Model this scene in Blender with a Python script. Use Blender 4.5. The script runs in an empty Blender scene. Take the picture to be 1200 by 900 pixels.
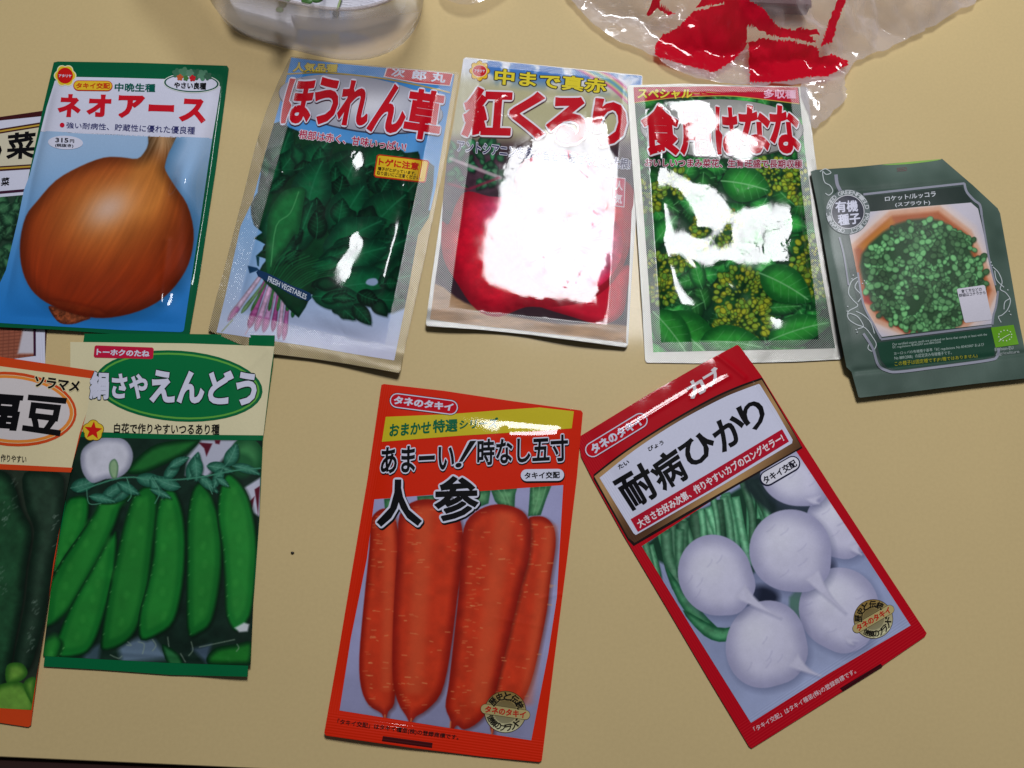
import bpy, math, random
import numpy as np
from mathutils import Matrix, Vector
from mathutils.geometry import tessellate_polygon

SC = bpy.context.scene
COL = SC.collection
rng = np.random.default_rng(11)
R = random.Random(5)

# ------------------------------------------------------------------ camera, world, lamp, exposure
CAM_D, CAM_T, CAM_R, CAM_F = 0.5314, 0.28866, 0.10068, 1100.0     # distance to the table point looked at, tilt, roll, focal length in pixels of a 1200 wide frame
CPOS = np.array([0.0, -CAM_D * math.sin(CAM_T), CAM_D * math.cos(CAM_T)])
FW = -CPOS / CAM_D
_r0 = np.array([1.0, 0, 0]); _u0 = np.cross(_r0, FW)
RX = math.cos(CAM_R) * _r0 + math.sin(CAM_R) * _u0
UY = -math.sin(CAM_R) * _r0 + math.cos(CAM_R) * _u0
cam = bpy.data.cameras.new('camera'); camo = bpy.data.objects.new('camera', cam); COL.objects.link(camo)
M = Matrix.Identity(4)
for i in range(3):
    M[i][0], M[i][1], M[i][2], M[i][3] = RX[i], UY[i], -FW[i], CPOS[i]
camo.matrix_world = M
cam.sensor_width = 36; cam.lens = 36 * CAM_F / 1200; cam.clip_start = 0.01; cam.clip_end = 50
SC.camera = camo


def table_point(px, z=0.0):
    """points of the photograph -> points on the level z above the table"""
    px = np.asarray(px, float)
    d = FW + ((px[..., 0:1] - 600) / CAM_F) * RX - ((px[..., 1:2] - 450) / CAM_F) * UY
    k = (np.asarray(z) - CPOS[2]) / d[..., 2]
    return CPOS + d * k[..., None]


SC.world = bpy.data.worlds.new('World'); SC.world.use_nodes = True
SC.world.node_tree.nodes['Background'].inputs['Color'].default_value = (0.80, 0.87, 1.0, 1)
SC.world.node_tree.nodes['Background'].inputs['Strength'].default_value = 0.055
SC.view_settings.view_transform = 'Standard'; SC.view_settings.look = 'None'
SC.view_settings.exposure = 0.0; SC.view_settings.gamma = 1.0

# square ceiling lamp, found from where the glossy table and packets mirror it
LAMP_H = 1.7
mir = table_point([(576, 142), (796, 142), (796, 392), (576, 392)], 0.0)
k = LAMP_H / CPOS[2]
lp = mir + (mir - CPOS) * np.array([1, 1, 0]) * k; lp[:, 2] = LAMP_H
lc = lp.mean(0)
ld = bpy.data.lights.new('ceiling_lamp', 'AREA'); ld.shape = 'RECTANGLE'
ld.size = float(np.linalg.norm(lp[1] - lp[0] + lp[2] - lp[3]) / 2); ld.size_y = float(np.linalg.norm(lp[3] - lp[0] + lp[2] - lp[1]) / 2)
ld.energy = 32.5; ld.color = (0.96, 0.97, 1.0)
lo = bpy.data.objects.new('ceiling_lamp', ld); COL.objects.link(lo); lo.location = lc
lo.rotation_euler = (0, math.radians(-15), math.atan2(*(lp[1] - lp[0])[[1, 0]]))      # tilt added to dim the left side of the table

# ------------------------------------------------------------------ small tools
def S2L(c):
    c = np.asarray(c, float)
    return np.where(c <= 0.04045, c / 12.92, ((np.clip(c, 0, None) + 0.055) / 1.055) ** 2.4)


def rgb(*c):
    return np.array(c, float) / 255


def view(x0, y0, s):
    """reader for coordinates measured in an enlarged part of the photograph"""
    def f(*v):
        a = np.array(v, float).reshape(-1, 2)
        return a / s + np.array([x0, y0])
    return f


A1, A2 = view(0, 60, 4.2857), view(0, 200, 4.2857)
B1, B2 = view(240, 60, 4), view(240, 225, 4)
C1, C2 = view(490, 60, 4.4444), view(490, 225, 4.4444)
D1, D2 = view(730, 80, 4.6154), view(730, 240, 4.6154)
E1, E2 = view(940, 170, 4.6154), view(940, 300, 4.6154)
F1, F2 = view(0, 370, 3.6364), view(0, 590, 3.6364)
G1, G2 = view(400, 440, 4), view(370, 660, 4)
H1, H2 = view(670, 400, 4), view(780, 630, 3.75)
I2 = view(660, 0, 2.2222)
PX = view(0, 0, 1)


def cat(*a):
    return np.concatenate(a)


def smooth(p, n=6, closed=True):
    """Catmull-Rom through the points"""
    p = np.asarray(p, float); N = len(p); out = []
    for i in range(N if closed else N - 1):
        if closed:
            a, b, c, d = p[i - 1], p[i], p[(i + 1) % N], p[(i + 2) % N]
        else:
            a, b, c, d = p[max(i - 1, 0)], p[i], p[i + 1], p[min(i + 2, N - 1)]
        for t in np.arange(n) / n:
            out.append(0.5 * (2 * b + (c - a) * t + (2 * a - 5 * b + 4 * c - d) * t * t + (3 * b - a - 3 * c + d) * t ** 3))
    if not closed:
        out.append(p[-1])
    return np.array(out)


def ellipse(c, rx, ry, rot=0, n=40):
    t = np.linspace(0, 2 * np.pi, n, endpoint=False); x, y = rx * np.cos(t), ry * np.sin(t)
    r = math.radians(rot)
    return np.stack([c[0] + x * math.cos(r) - y * math.sin(r), c[1] + x * math.sin(r) + y * math.cos(r)], 1)


def pill(a, b, r, n=10):
    a, b = np.asarray(a, float).ravel(), np.asarray(b, float).ravel(); d = (b - a) / np.linalg.norm(b - a); an = math.atan2(d[1], d[0])
    t1 = an + np.linspace(-np.pi / 2, np.pi / 2, n); t2 = an + np.linspace(np.pi / 2, 3 * np.pi / 2, n)
    return cat(b + r * np.stack([np.cos(t1), np.sin(t1)], 1), a + r * np.stack([np.cos(t2), np.sin(t2)], 1))


def ribbon(p, w):
    """thin stroke along an open line -> outline"""
    p = np.asarray(p, float); t = np.gradient(p, axis=0); t /= np.linalg.norm(t, axis=1)[:, None] + 1e-9
    n = np.stack([-t[:, 1], t[:, 0]], 1); w = np.broadcast_to(np.asarray(w, float), (len(p),))[:, None] / 2
    return cat(p + n * w, (p - n * w)[::-1])


def flower(c, r, lobes=8, depth=.14, n=64, rot=0):
    t = np.linspace(0, 2 * np.pi, n, endpoint=False)
    rr = r * (1 - depth + depth * np.abs(np.cos((t + rot) * lobes / 2)))
    return np.stack([c[0] + rr * np.cos(t), c[1] + rr * np.sin(t)], 1)


def star(c, r, rot=0):
    t = -np.pi / 2 + rot + np.arange(10) * np.pi / 5; rr = np.where(np.arange(10) % 2 == 0, r, r * .42)
    return np.stack([c[0] + rr * np.cos(t), c[1] + rr * np.sin(t)], 1)


def tess(poly):
    p = np.asarray(poly, float)
    keep = np.linalg.norm(p - np.roll(p, 1, 0), axis=1) > 1e-6; p = p[keep]
    t = np.array(tessellate_polygon([[Vector((float(a), float(b), 0)) for a, b in p]]), int).reshape(-1, 3)
    return p, t


def refine(V, T, L):
    """split every edge longer than L at its middle, without cracks"""
    V = np.asarray(V, float); T = np.asarray(T, int)
    for _ in range(60):
        P = V[T]; e = np.linalg.norm(P - np.roll(P, -1, 1), axis=2); k = e.argmax(1); bad = e.max(1) > L
        if not bad.any():
            break
        tb = T[bad]; kb = k[bad]; i = np.arange(len(tb))
        a, b, c = tb[i, kb], tb[i, (kb + 1) % 3], tb[i, (kb + 2) % 3]
        key = np.stack([np.minimum(a, b), np.maximum(a, b)], 1)
        u, inv = np.unique(key, axis=0, return_inverse=True); inv = inv.ravel()
        m = len(V) + inv; V = np.concatenate([V, V[u].mean(1)])
        T = np.concatenate([T[~bad], np.stack([a, m, c], 1), np.stack([m, b, c], 1)])
    return V, T


_lat = np.random.default_rng(3).random((256, 256))


def vnoise(x, y):
    xi, yi = np.floor(x).astype(int), np.floor(y).astype(int); fx, fy = x - xi, y - yi
    fx, fy = fx * fx * (3 - 2 * fx), fy * fy * (3 - 2 * fy)
    g = lambda a, b: _lat[a & 255, b & 255]
    return (g(xi, yi) * (1 - fx) + g(xi + 1, yi) * fx) * (1 - fy) + (g(xi, yi + 1) * (1 - fx) + g(xi + 1, yi + 1) * fx) * fy


def fbm(x, y, s, o=3, seed=0.0):
    v = 0; a = 1; n = 0
    for i in range(o):
        v = v + a * vnoise(x / s + 17.3 * i + seed, y / s + 9.1 * i + seed * 1.7); n += a; a *= .5; s /= 2.03
    return v / n - .5


def sst(a, b, x):
    t = np.clip((x - a) / (b - a), 0, 1); return t * t * (3 - 2 * t)


def homography(src, dst):
    A = []; b = []
    for (x, y), (u, v) in zip(src, dst):
        A += [[x, y, 1, 0, 0, 0, -u * x, -u * y], [0, 0, 0, x, y, 1, -v * x, -v * y]]; b += [u, v]
    h = np.linalg.solve(np.array(A, float), np.array(b, float)); return np.append(h, 1).reshape(3, 3)


def hmap(H, p):
    q = np.concatenate([p, np.ones((len(p), 1))], 1) @ H.T; return q[:, :2] / q[:, 2:]


# ------------------------------------------------------------------ materials
def new_mat(name):
    m = bpy.data.materials.new(name); m.use_nodes = True
    return m, m.node_tree.nodes, m.node_tree.links, m.node_tree.nodes['Principled BSDF']


def print_mat(name, rough, coat, coat_rough, bump, spec=.5, grain=.05, fine=.00004, fscale=1400, coat_ior=1.5, folds=.0, patchy=0.0):
    """printed film: ink colour from the mesh, fine grain, embossed seals, foil where the packet is bare"""
    m, N, L, b = new_mat(name)
    col = N.new('ShaderNodeAttribute'); col.attribute_name = 'Ink'
    emb = N.new('ShaderNodeAttribute'); emb.attribute_name = 'Emboss'
    sep = N.new('ShaderNodeSeparateColor'); L.new(emb.outputs['Color'], sep.inputs[0])
    tc = N.new('ShaderNodeTexCoord'); xyz = N.new('ShaderNodeSeparateXYZ'); L.new(tc.outputs['Object'], xyz.inputs[0])

    def math_(op, a, b_=None):
        n = N.new('ShaderNodeMath'); n.operation = op
        for i, v in enumerate((a, b_)):
            if v is None: continue
            if isinstance(v, (int, float)): n.inputs[i].default_value = v
            else: L.new(v, n.inputs[i])
        return n.outputs[0]

    def wave(axis, pitch):
        return math_('SINE', math_('MULTIPLY', xyz.outputs[axis], 2 * math.pi / pitch))
    wu, wv = wave('X', .0013), wave('Y', .0013)
    du, dv = wave('X', .00125), wave('Y', .00125)
    dots = math_('MULTIPLY', math_('MULTIPLY', du, dv), sep.outputs[2])
    ridge = math_('ADD', math_('MULTIPLY', wu, sep.outputs[0]), math_('MULTIPLY', wv, sep.outputs[1]))
    n1 = N.new('ShaderNodeTexNoise'); n1.inputs['Scale'].default_value = 45; n1.inputs['Detail'].default_value = 2; L.new(tc.outputs['Object'], n1.inputs['Vector'])
    n2 = N.new('ShaderNodeTexNoise'); n2.inputs['Scale'].default_value = fscale; n2.inputs['Detail'].default_value = 1; L.new(tc.outputs['Object'], n2.inputs['Vector'])
    h = math_('ADD', math_('MULTIPLY', n1.outputs[0], bump), math_('MULTIPLY', n2.outputs[0], fine))
    h = math_('ADD', h, math_('ADD', math_('MULTIPLY', ridge, .000035), math_('MULTIPLY', dots, .00004)))
    if folds:        # net of fine crease lines pressed into the film
        nd = N.new('ShaderNodeTexNoise'); nd.inputs['Scale'].default_value = 60; nd.inputs['Detail'].default_value = 3; L.new(tc.outputs['Object'], nd.inputs['Vector'])
        va = N.new('ShaderNodeVectorMath'); va.operation = 'MULTIPLY_ADD'; va.inputs[1].default_value = (.02, .02, 0); L.new(nd.outputs['Color'], va.inputs[0]); L.new(tc.outputs['Object'], va.inputs[2])
        vo = N.new('ShaderNodeTexVoronoi'); vo.feature = 'DISTANCE_TO_EDGE'; vo.inputs['Scale'].default_value = 62; L.new(va.outputs[0], vo.inputs['Vector'])
        mr = N.new('ShaderNodeMapRange'); mr.interpolation_type = 'SMOOTHSTEP'; mr.inputs['From Max'].default_value = .26; L.new(vo.outputs['Distance'], mr.inputs['Value'])
        gate = N.new('ShaderNodeMapRange'); gate.inputs['From Min'].default_value = .48; gate.inputs['From Max'].default_value = .62; L.new(n1.outputs[0], gate.inputs['Value'])
        h = math_('ADD', h, math_('MULTIPLY', math_('MULTIPLY', mr.outputs[0], gate.outputs[0]), folds))
    bp = N.new('ShaderNodeBump'); bp.inputs['Strength'].default_value = 1; bp.inputs['Distance'].default_value = 1
    L.new(h, bp.inputs['Height'])
    L.new(bp.outputs[0], b.inputs['Normal']); L.new(bp.outputs[0], b.inputs['Coat Normal'])
    # ink grain
    n3 = N.new('ShaderNodeTexNoise'); n3.inputs['Scale'].default_value = 900; n3.inputs['Detail'].default_value = 2; L.new(tc.outputs['Object'], n3.inputs['Vector'])
    g = math_('ADD', math_('MULTIPLY', n3.outputs[0], grain * 2), 1 - grain)
    mul = N.new('ShaderNodeVectorMath'); mul.operation = 'SCALE'; L.new(col.outputs['Color'], mul.inputs[0]); L.new(g, mul.inputs['Scale'])
    # silver dots of the heat seal over the ink
    dm = math_('MULTIPLY', math_('GREATER_THAN', dots, .12), sep.outputs[2])
    mix = N.new('ShaderNodeMix'); mix.data_type = 'RGBA'; mix.inputs['B'].default_value = (.62, .61, .60, 1)
    L.new(math_('MULTIPLY', dm, .42), mix.inputs['Factor']); L.new(mul.outputs[0], mix.inputs['A'])
    L.new(mix.outputs['Result'], b.inputs['Base Color'])
    L.new(math_('MULTIPLY', emb.outputs['Alpha'], .75), b.inputs['Metallic'])
    b.inputs['Roughness'].default_value = rough; b.inputs['Coat Weight'].default_value = coat; b.inputs['Coat Roughness'].default_value = coat_rough
    b.inputs['Specular IOR Level'].default_value = spec; b.inputs['Coat IOR'].default_value = coat_ior
    if patchy:       # rubbed, duller patches of film
        np_ = N.new('ShaderNodeTexNoise'); np_.inputs['Scale'].default_value = 75; np_.inputs['Detail'].default_value = 4; L.new(tc.outputs['Object'], np_.inputs['Vector'])
        mp = N.new('ShaderNodeMapRange'); mp.inputs['From Min'].default_value = .45; mp.inputs['From Max'].default_value = .68; mp.inputs['To Min'].default_value = coat_rough; mp.inputs['To Max'].default_value = coat_rough + patchy
        L.new(np_.outputs[0], mp.inputs['Value']); L.new(mp.outputs[0], b.inputs['Coat Roughness'])
    return m


FOIL = print_mat('printed_foil_film', .5, 1.0, .025, .00024, spec=.05, fine=.000018, coat_ior=1.40, folds=.00013, patchy=.16)
FILM = print_mat('printed_glossy_film', .5, .7, .04, .00012, spec=.05, fine=.00001, coat_ior=1.45, folds=.000012, patchy=.05)
PAPER = print_mat('printed_satin_film', .42, .15, .3, .0004, spec=.3, fine=.00003)


def plain_mat(name, c, rough=.5, noise=.08, scale=60, spec=.5, bump=0, coat=0, metallic=0):
    m, N, L, b = new_mat(name)
    tc = N.new('ShaderNodeTexCoord'); n = N.new('ShaderNodeTexNoise'); n.inputs['Scale'].default_value = scale; n.inputs['Detail'].default_value = 5
    L.new(tc.outputs['Object'], n.inputs['Vector'])
    r = N.new('ShaderNodeValToRGB'); c = S2L(c)
    for e, f in zip(r.color_ramp.elements, (1 - noise, 1 + noise)): e.color = (*np.clip(c * f, 0, 1), 1)
    r.color_ramp.elements[0].position = .3; r.color_ramp.elements[1].position = .7
    L.new(n.outputs[0], r.inputs[0]); L.new(r.outputs[0], b.inputs['Base Color'])
    b.inputs['Roughness'].default_value = rough; b.inputs['Specular IOR Level'].default_value = spec; b.inputs['Metallic'].default_value = metallic
    b.inputs['Coat Weight'].default_value = coat
    if bump:
        bp = N.new('ShaderNodeBump'); bp.inputs['Distance'].default_value = bump; L.new(n.outputs[0], bp.inputs['Height']); L.new(bp.outputs[0], b.inputs['Normal'])
    return m


def clear_mat(name, tint, body, gloss_rough, body_col=(.9, .9, .93), bump=0.0, scale=200, ior=1.45, slant=0.0):
    """clear plastic: mostly see-through, a little milky body, sharp gloss"""
    m, N, L, b = new_mat(name); N.remove(b); out = N['Material Output']
    tr = N.new('ShaderNodeBsdfTransparent'); tr.inputs[0].default_value = (*tint, 1)
    df = N.new('ShaderNodeBsdfDiffuse'); df.inputs[0].default_value = (*body_col, 1)
    tl = N.new('ShaderNodeBsdfTranslucent'); tl.inputs[0].default_value = (*body_col, 1)
    mx0 = N.new('ShaderNodeMixShader'); mx0.inputs[0].default_value = .55; L.new(df.outputs[0], mx0.inputs[1]); L.new(tl.outputs[0], mx0.inputs[2])
    mx = N.new('ShaderNodeMixShader'); mx.inputs[0].default_value = body; L.new(tr.outputs[0], mx.inputs[1]); L.new(mx0.outputs[0], mx.inputs[2])
    if slant:        # film seen at a slant is thicker to look through, so milkier
        lw = N.new('ShaderNodeLayerWeight'); lw.inputs['Blend'].default_value = .42
        mp = N.new('ShaderNodeMapRange'); mp.inputs['From Max'].default_value = .8; mp.inputs['To Min'].default_value = body; mp.inputs['To Max'].default_value = body + slant
        L.new(lw.outputs['Facing'], mp.inputs['Value']); L.new(mp.outputs[0], mx.inputs[0])
    gl = N.new('ShaderNodeBsdfGlossy'); gl.inputs['Roughness'].default_value = gloss_rough
    fr = N.new('ShaderNodeFresnel'); geo = N.new('ShaderNodeNewGeometry'); io = N.new('ShaderNodeMapRange')
    io.inputs['To Min'].default_value = ior; io.inputs['To Max'].default_value = 1 / ior          # thin sheet: both faces reflect alike
    L.new(geo.outputs['Backfacing'], io.inputs['Value']); L.new(io.outputs[0], fr.inputs[0])
    mx2 = N.new('ShaderNodeMixShader'); L.new(fr.outputs[0], mx2.inputs[0]); L.new(mx.outputs[0], mx2.inputs[1]); L.new(gl.outputs[0], mx2.inputs[2])
    if bump:
        tc = N.new('ShaderNodeTexCoord'); n = N.new('ShaderNodeTexNoise'); n.inputs['Scale'].default_value = scale; n.inputs['Detail'].default_value = 3
        L.new(tc.outputs['Object'], n.inputs['Vector']); bp = N.new('ShaderNodeBump'); bp.inputs['Distance'].default_value = bump
        L.new(n.outputs[0], bp.inputs['Height'])
        for s in (gl, df): L.new(bp.outputs[0], s.inputs['Normal'])
        L.new(bp.outputs[0], fr.inputs['Normal'])
    L.new(mx2.outputs[0], out.inputs['Surface'])
    return m


def mesh_obj(name, V, F, mat, parent=None, normals=None, attrs=None, smooth_=True):
    me = bpy.data.meshes.new(name)
    V = np.asarray(V, np.float32)
    if isinstance(F, np.ndarray):
        n, k_ = F.shape
        me.vertices.add(len(V)); me.vertices.foreach_set('co', V.ravel())
        me.loops.add(n * k_); me.loops.foreach_set('vertex_index', F.astype(np.int32).ravel())
        me.polygons.add(n); me.polygons.foreach_set('loop_start', (np.arange(n) * k_).astype(np.int32))
        me.update(calc_edges=True)
    else:
        me.from_pydata([tuple(map(float, v)) for v in V], [], [tuple(int(i) for i in f) for f in F]); me.update()
    if smooth_:
        me.polygons.foreach_set('use_smooth', np.ones(len(me.polygons), bool))
    for an, a in (attrs or {}).items():
        at = me.attributes.new(an, 'FLOAT_COLOR', 'POINT'); at.data.foreach_set('color', np.ascontiguousarray(a, np.float32).ravel())
    if normals is not None:
        me.normals_split_custom_set_from_vertices([tuple(map(float, n_)) for n_ in normals])
    me.materials.append(mat)
    o = bpy.data.objects.new(name, me); COL.objects.link(o)
    if parent is not None: o.parent = parent
    return o


def tag(o, label=None, cat_=None, group=None, kind=None):
    for k_, v in (('label', label), ('category', cat_), ('group', group), ('kind', kind)):
        if v: o[k_] = v
    return o


def empty(name, loc, rz=0):
    o = bpy.data.objects.new(name, None); COL.objects.link(o); o.location = tuple(map(float, loc)); o.rotation_euler = (0, 0, rz); o.empty_display_size = .02
    return o


# ------------------------------------------------------------------ lettering
_glyph = {}


def glyphs(txt):
    if txt not in _glyph:
        cu = bpy.data.curves.new('lettering', 'FONT'); cu.body = txt; cu.resolution_u = 3; cu.fill_mode = 'FRONT'
        o = bpy.data.objects.new('lettering', cu); COL.objects.link(o)
        me = bpy.data.meshes.new_from_object(o.evaluated_get(bpy.context.evaluated_depsgraph_get()))
        v = np.empty(len(me.vertices) * 3, np.float32); me.vertices.foreach_get('co', v)
        me.calc_loop_triangles(); t = np.empty(len(me.loop_triangles) * 3, np.int32); me.loop_triangles.foreach_get('vertices', t)
        _glyph[txt] = (v.reshape(-1, 3)[:, :2].astype(float), t.reshape(-1, 3))
        bpy.data.objects.remove(o); bpy.data.curves.remove(cu); bpy.data.meshes.remove(me)
    return _glyph[txt]


def stack(V, T, r, sharp=True):
    """heavier strokes: a band of width r round every outline, mitred or rounded at the corners, pieces a hair apart in height"""
    if r <= 0:
        return V, T, np.zeros(len(V))
    q, inv = np.unique(np.round(V, 5), axis=0, return_inverse=True); T = inv.ravel()[T]
    T = T[(T[:, 0] != T[:, 1]) & (T[:, 1] != T[:, 2]) & (T[:, 0] != T[:, 2])]
    a, b, c = q[T[:, 0]], q[T[:, 1]], q[T[:, 2]]
    ar = (b[:, 0] - a[:, 0]) * (c[:, 1] - a[:, 1]) - (b[:, 1] - a[:, 1]) * (c[:, 0] - a[:, 0]); T = np.where((ar < 0)[:, None], T[:, ::-1], T)
    E = np.concatenate([T[:, [0, 1]], T[:, [1, 2]], T[:, [2, 0]]]); have = {(int(x), int(y)) for x, y in E}
    bd = [e for e in have if (e[1], e[0]) not in have]
    P, F, Z = [q], [T], [np.zeros(len(q))]; o = len(q); nxt = {}
    for x, y in bd: nxt.setdefault(x, []).append(y)
    nrm = lambda x, y: (lambda d: np.array([d[1], -d[0]]) / (np.hypot(*d) + 1e-12))(q[y] - q[x])
    for i, (x, y) in enumerate(sorted(bd)):
        n1 = nrm(x, y); z = (i % 9 + 1) * 1e-6
        P.append(np.array([q[x], q[y], q[y] + r * n1, q[x] + r * n1])); F.append(np.array([[0, 1, 2], [0, 2, 3]]) + o); Z.append(np.full(4, z)); o += 4
        for w_ in nxt.get(y, [])[:1]:
            n2 = nrm(y, w_); cr = n1[0] * n2[1] - n1[1] * n2[0]; dt = float(n1 @ n2)
            if cr <= 1e-4: continue
            if sharp and dt > -.35:
                pts = [q[y], q[y] + r * n1, q[y] + r * (n1 + n2) / (1 + dt), q[y] + r * n2]
            else:
                an = math.acos(max(-1, min(1, dt))); k_ = max(1, int(an / .5)); a1 = math.atan2(n1[1], n1[0])
                pts = [q[y]] + [q[y] + r * np.array([math.cos(a1 + an * j / k_), math.sin(a1 + an * j / k_)]) for j in range(k_ + 1)]
            P.append(np.array(pts)); F.append(np.array([[0, j, j + 1] for j in range(1, len(pts) - 1)]) + o); Z.append(np.full(len(pts), z + 1e-5)); o += len(pts)
    return np.concatenate(P), np.concatenate(F), np.concatenate(Z)


def text_parts(txt, quad, col, w=.03, ol=(), n=8):
    """list of (px verts, tris, colour, dz) for the words stretched into the four corners tl, tr, br, bl"""
    V, T = glyphs(txt); quad = np.asarray(quad, float)
    lo, hi = V.min(0) - w, V.max(0) + w
    out = []
    layers = [(r, c, sh) for r, c, *sh in ol] + [(w, col, [])]
    for i, (r, c, sh) in enumerate(layers):
        Vs, Ts, dz = stack(V, T, r, i == len(layers) - 1)
        if sh: Vs = Vs + np.array(sh[0])
        u = ((Vs[:, 0] - lo[0]) / (hi[0] - lo[0]))[:, None]; v = ((hi[1] - Vs[:, 1]) / (hi[1] - lo[1]))[:, None]
        P = (1 - v) * ((1 - u) * quad[0] + u * quad[1]) + v * ((1 - u) * quad[3] + u * quad[2])
        out.append((P, Ts, c, dz + i * 7e-5))
    return out


# ------------------------------------------------------------------ printed pictures, painted on a fine grid of ink
class Canvas:
    K = 2.2

    def __init__(s, poly, bg):
        s.poly = np.asarray(poly, float); lo, hi = s.poly.min(0) - 2, s.poly.max(0) + 2
        s.lo = lo; w, h = np.ceil((hi - lo) * s.K).astype(int)
        s.X, s.Y = np.meshgrid(lo[0] + (np.arange(w) + .5) / s.K, lo[1] + (np.arange(h) + .5) / s.K)
        s.I = np.empty((h, w, 3)); s.I[:] = bg(s.X, s.Y) if callable(bg) else bg

    def win(s, poly, m=3):
        lo, hi = poly.min(0) - m, poly.max(0) + m
        i0, j0 = np.floor((lo - s.lo) * s.K).astype(int); i1, j1 = np.ceil((hi - s.lo) * s.K).astype(int)
        h, w = s.X.shape
        return slice(max(j0, 0), max(min(j1, h), 0)), slice(max(i0, 0), max(min(i1, w), 0))

    def sd(s, poly, X, Y, closed=True):
        best = np.full(X.shape, 1e9); inside = np.zeros(X.shape, bool)
        n = len(poly)
        for i in range(n if closed else n - 1):
            (x1, y1), (x2, y2) = poly[i], poly[(i + 1) % n]
            dx, dy = x2 - x1, y2 - y1; l2 = dx * dx + dy * dy + 1e-12
            t = np.clip(((X - x1) * dx + (Y - y1) * dy) / l2, 0, 1)
            best = np.minimum(best, (X - x1 - t * dx) ** 2 + (Y - y1 - t * dy) ** 2)
            if closed and y1 != y2:
                c = (Y < y1) != (Y < y2)
                inside ^= c & (X < dx * (Y - y1) / dy + x1)
        d = np.sqrt(best)
        return np.where(inside, d, -d) if closed else d

    def fill(s, poly, col, soft=.8, alpha=1.0):
        poly = np.asarray(poly, float); w = s.win(poly, 3 + soft)
        X, Y = s.X[w], s.Y[w]
        if X.size == 0: return
        d = s.sd(poly, X, Y); a = np.clip(.5 + d / soft, 0, 1) * alpha
        c = col(X, Y, d) if callable(col) else col
        s.I[w] = s.I[w] * (1 - a[..., None]) + c * a[..., None]

    def body(s, poly, edge, mid, wd, hl=None, hl_c=None, hl_r=10, soft=1.0, grain=.05, gs=6, seed=0, alpha=1.0):
        """rounded thing in a printed picture: edge tone, middle tone, optional pale patch"""
        edge, mid = np.asarray(edge), np.asarray(mid)

        def f(X, Y, d):
            t = sst(0, wd, d)[..., None]; c = edge * (1 - t) + mid * t
            if hl is not None:
                g = np.exp(-(((X - hl[0]) ** 2 + (Y - hl[1]) ** 2) / hl_r ** 2))[..., None]; c = c * (1 - g) + np.asarray(hl_c) * g
            return c * (1 + grain * 2 * fbm(X, Y, gs, 3, seed)[..., None])
        s.fill(poly, f, soft, alpha)

    def stroke(s, pts, w, col, soft=.8, alpha=1.0):
        pts = np.asarray(pts, float); wn = s.win(pts, w + 3); X, Y = s.X[wn], s.Y[wn]
        if X.size == 0: return
        d = s.sd(pts, X, Y, False); a = np.clip(.5 + (w / 2 - d) / soft, 0, 1)[..., None] * alpha
        s.I[wn] = s.I[wn] * (1 - a) + np.asarray(col) * a

    def leaf(s, p, ang, ln, wd, edge, mid, vein=None, bend=0.0, seed=0, lobes=0, alpha=1.0):
        t = np.linspace(0, 1, 14); prof = np.sin(np.pi * t ** .8) ** .8
        if lobes: prof = prof * (1 - .25 * np.abs(np.sin(t * np.pi * lobes)))
        a = ang + bend * (t - .5); x = np.cumsum(np.r_[0, np.cos(a[1:])]) / 13 * ln; y = np.cumsum(np.r_[0, np.sin(a[1:])]) / 13 * ln
        sp = np.stack([p[0] + x, p[1] + y], 1); n = np.stack([-np.sin(a), np.cos(a)], 1)
        poly = cat(sp + n * prof[:, None] * wd / 2, (sp - n * prof[:, None] * wd / 2)[::-1][1:-1])
        s.fill(poly - [-.8, -1.2], rgb(4, 22, 16), 3, .55 * alpha)
        s.body(poly, edge, mid, wd * .35, soft=.9, grain=.12, gs=5, seed=seed, alpha=alpha)
        if vein is not None:
            s.stroke(sp[:-1], max(.7, wd * .035), vein, 1.0, .7)
            for k_ in range(3, 12, 2):
                for sg in (1, -1):
                    e = sp[k_] + .36 * wd * prof[k_] * sg * n[k_] + .12 * ln * np.array([math.cos(a[k_]), math.sin(a[k_])])
                    s.stroke([sp[k_], e], .6, vein, .9, .35)

    def sample(s, P):
        x = np.clip((P[:, 0] - s.lo[0]) * s.K - .5, 0, s.X.shape[1] - 1.001); y = np.clip((P[:, 1] - s.lo[1]) * s.K - .5, 0, s.X.shape[0] - 1.001)
        i, j = x.astype(int), y.astype(int); fx, fy = (x - i)[:, None], (y - j)[:, None]
        return np.clip((s.I[j, i] * (1 - fx) + s.I[j, i + 1] * fx) * (1 - fy) + (s.I[j + 1, i] * (1 - fx) + s.I[j + 1, i + 1] * fx) * fy, 0, 1)


# ------------------------------------------------------------------ packets
LAY = 1.0e-4


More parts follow.
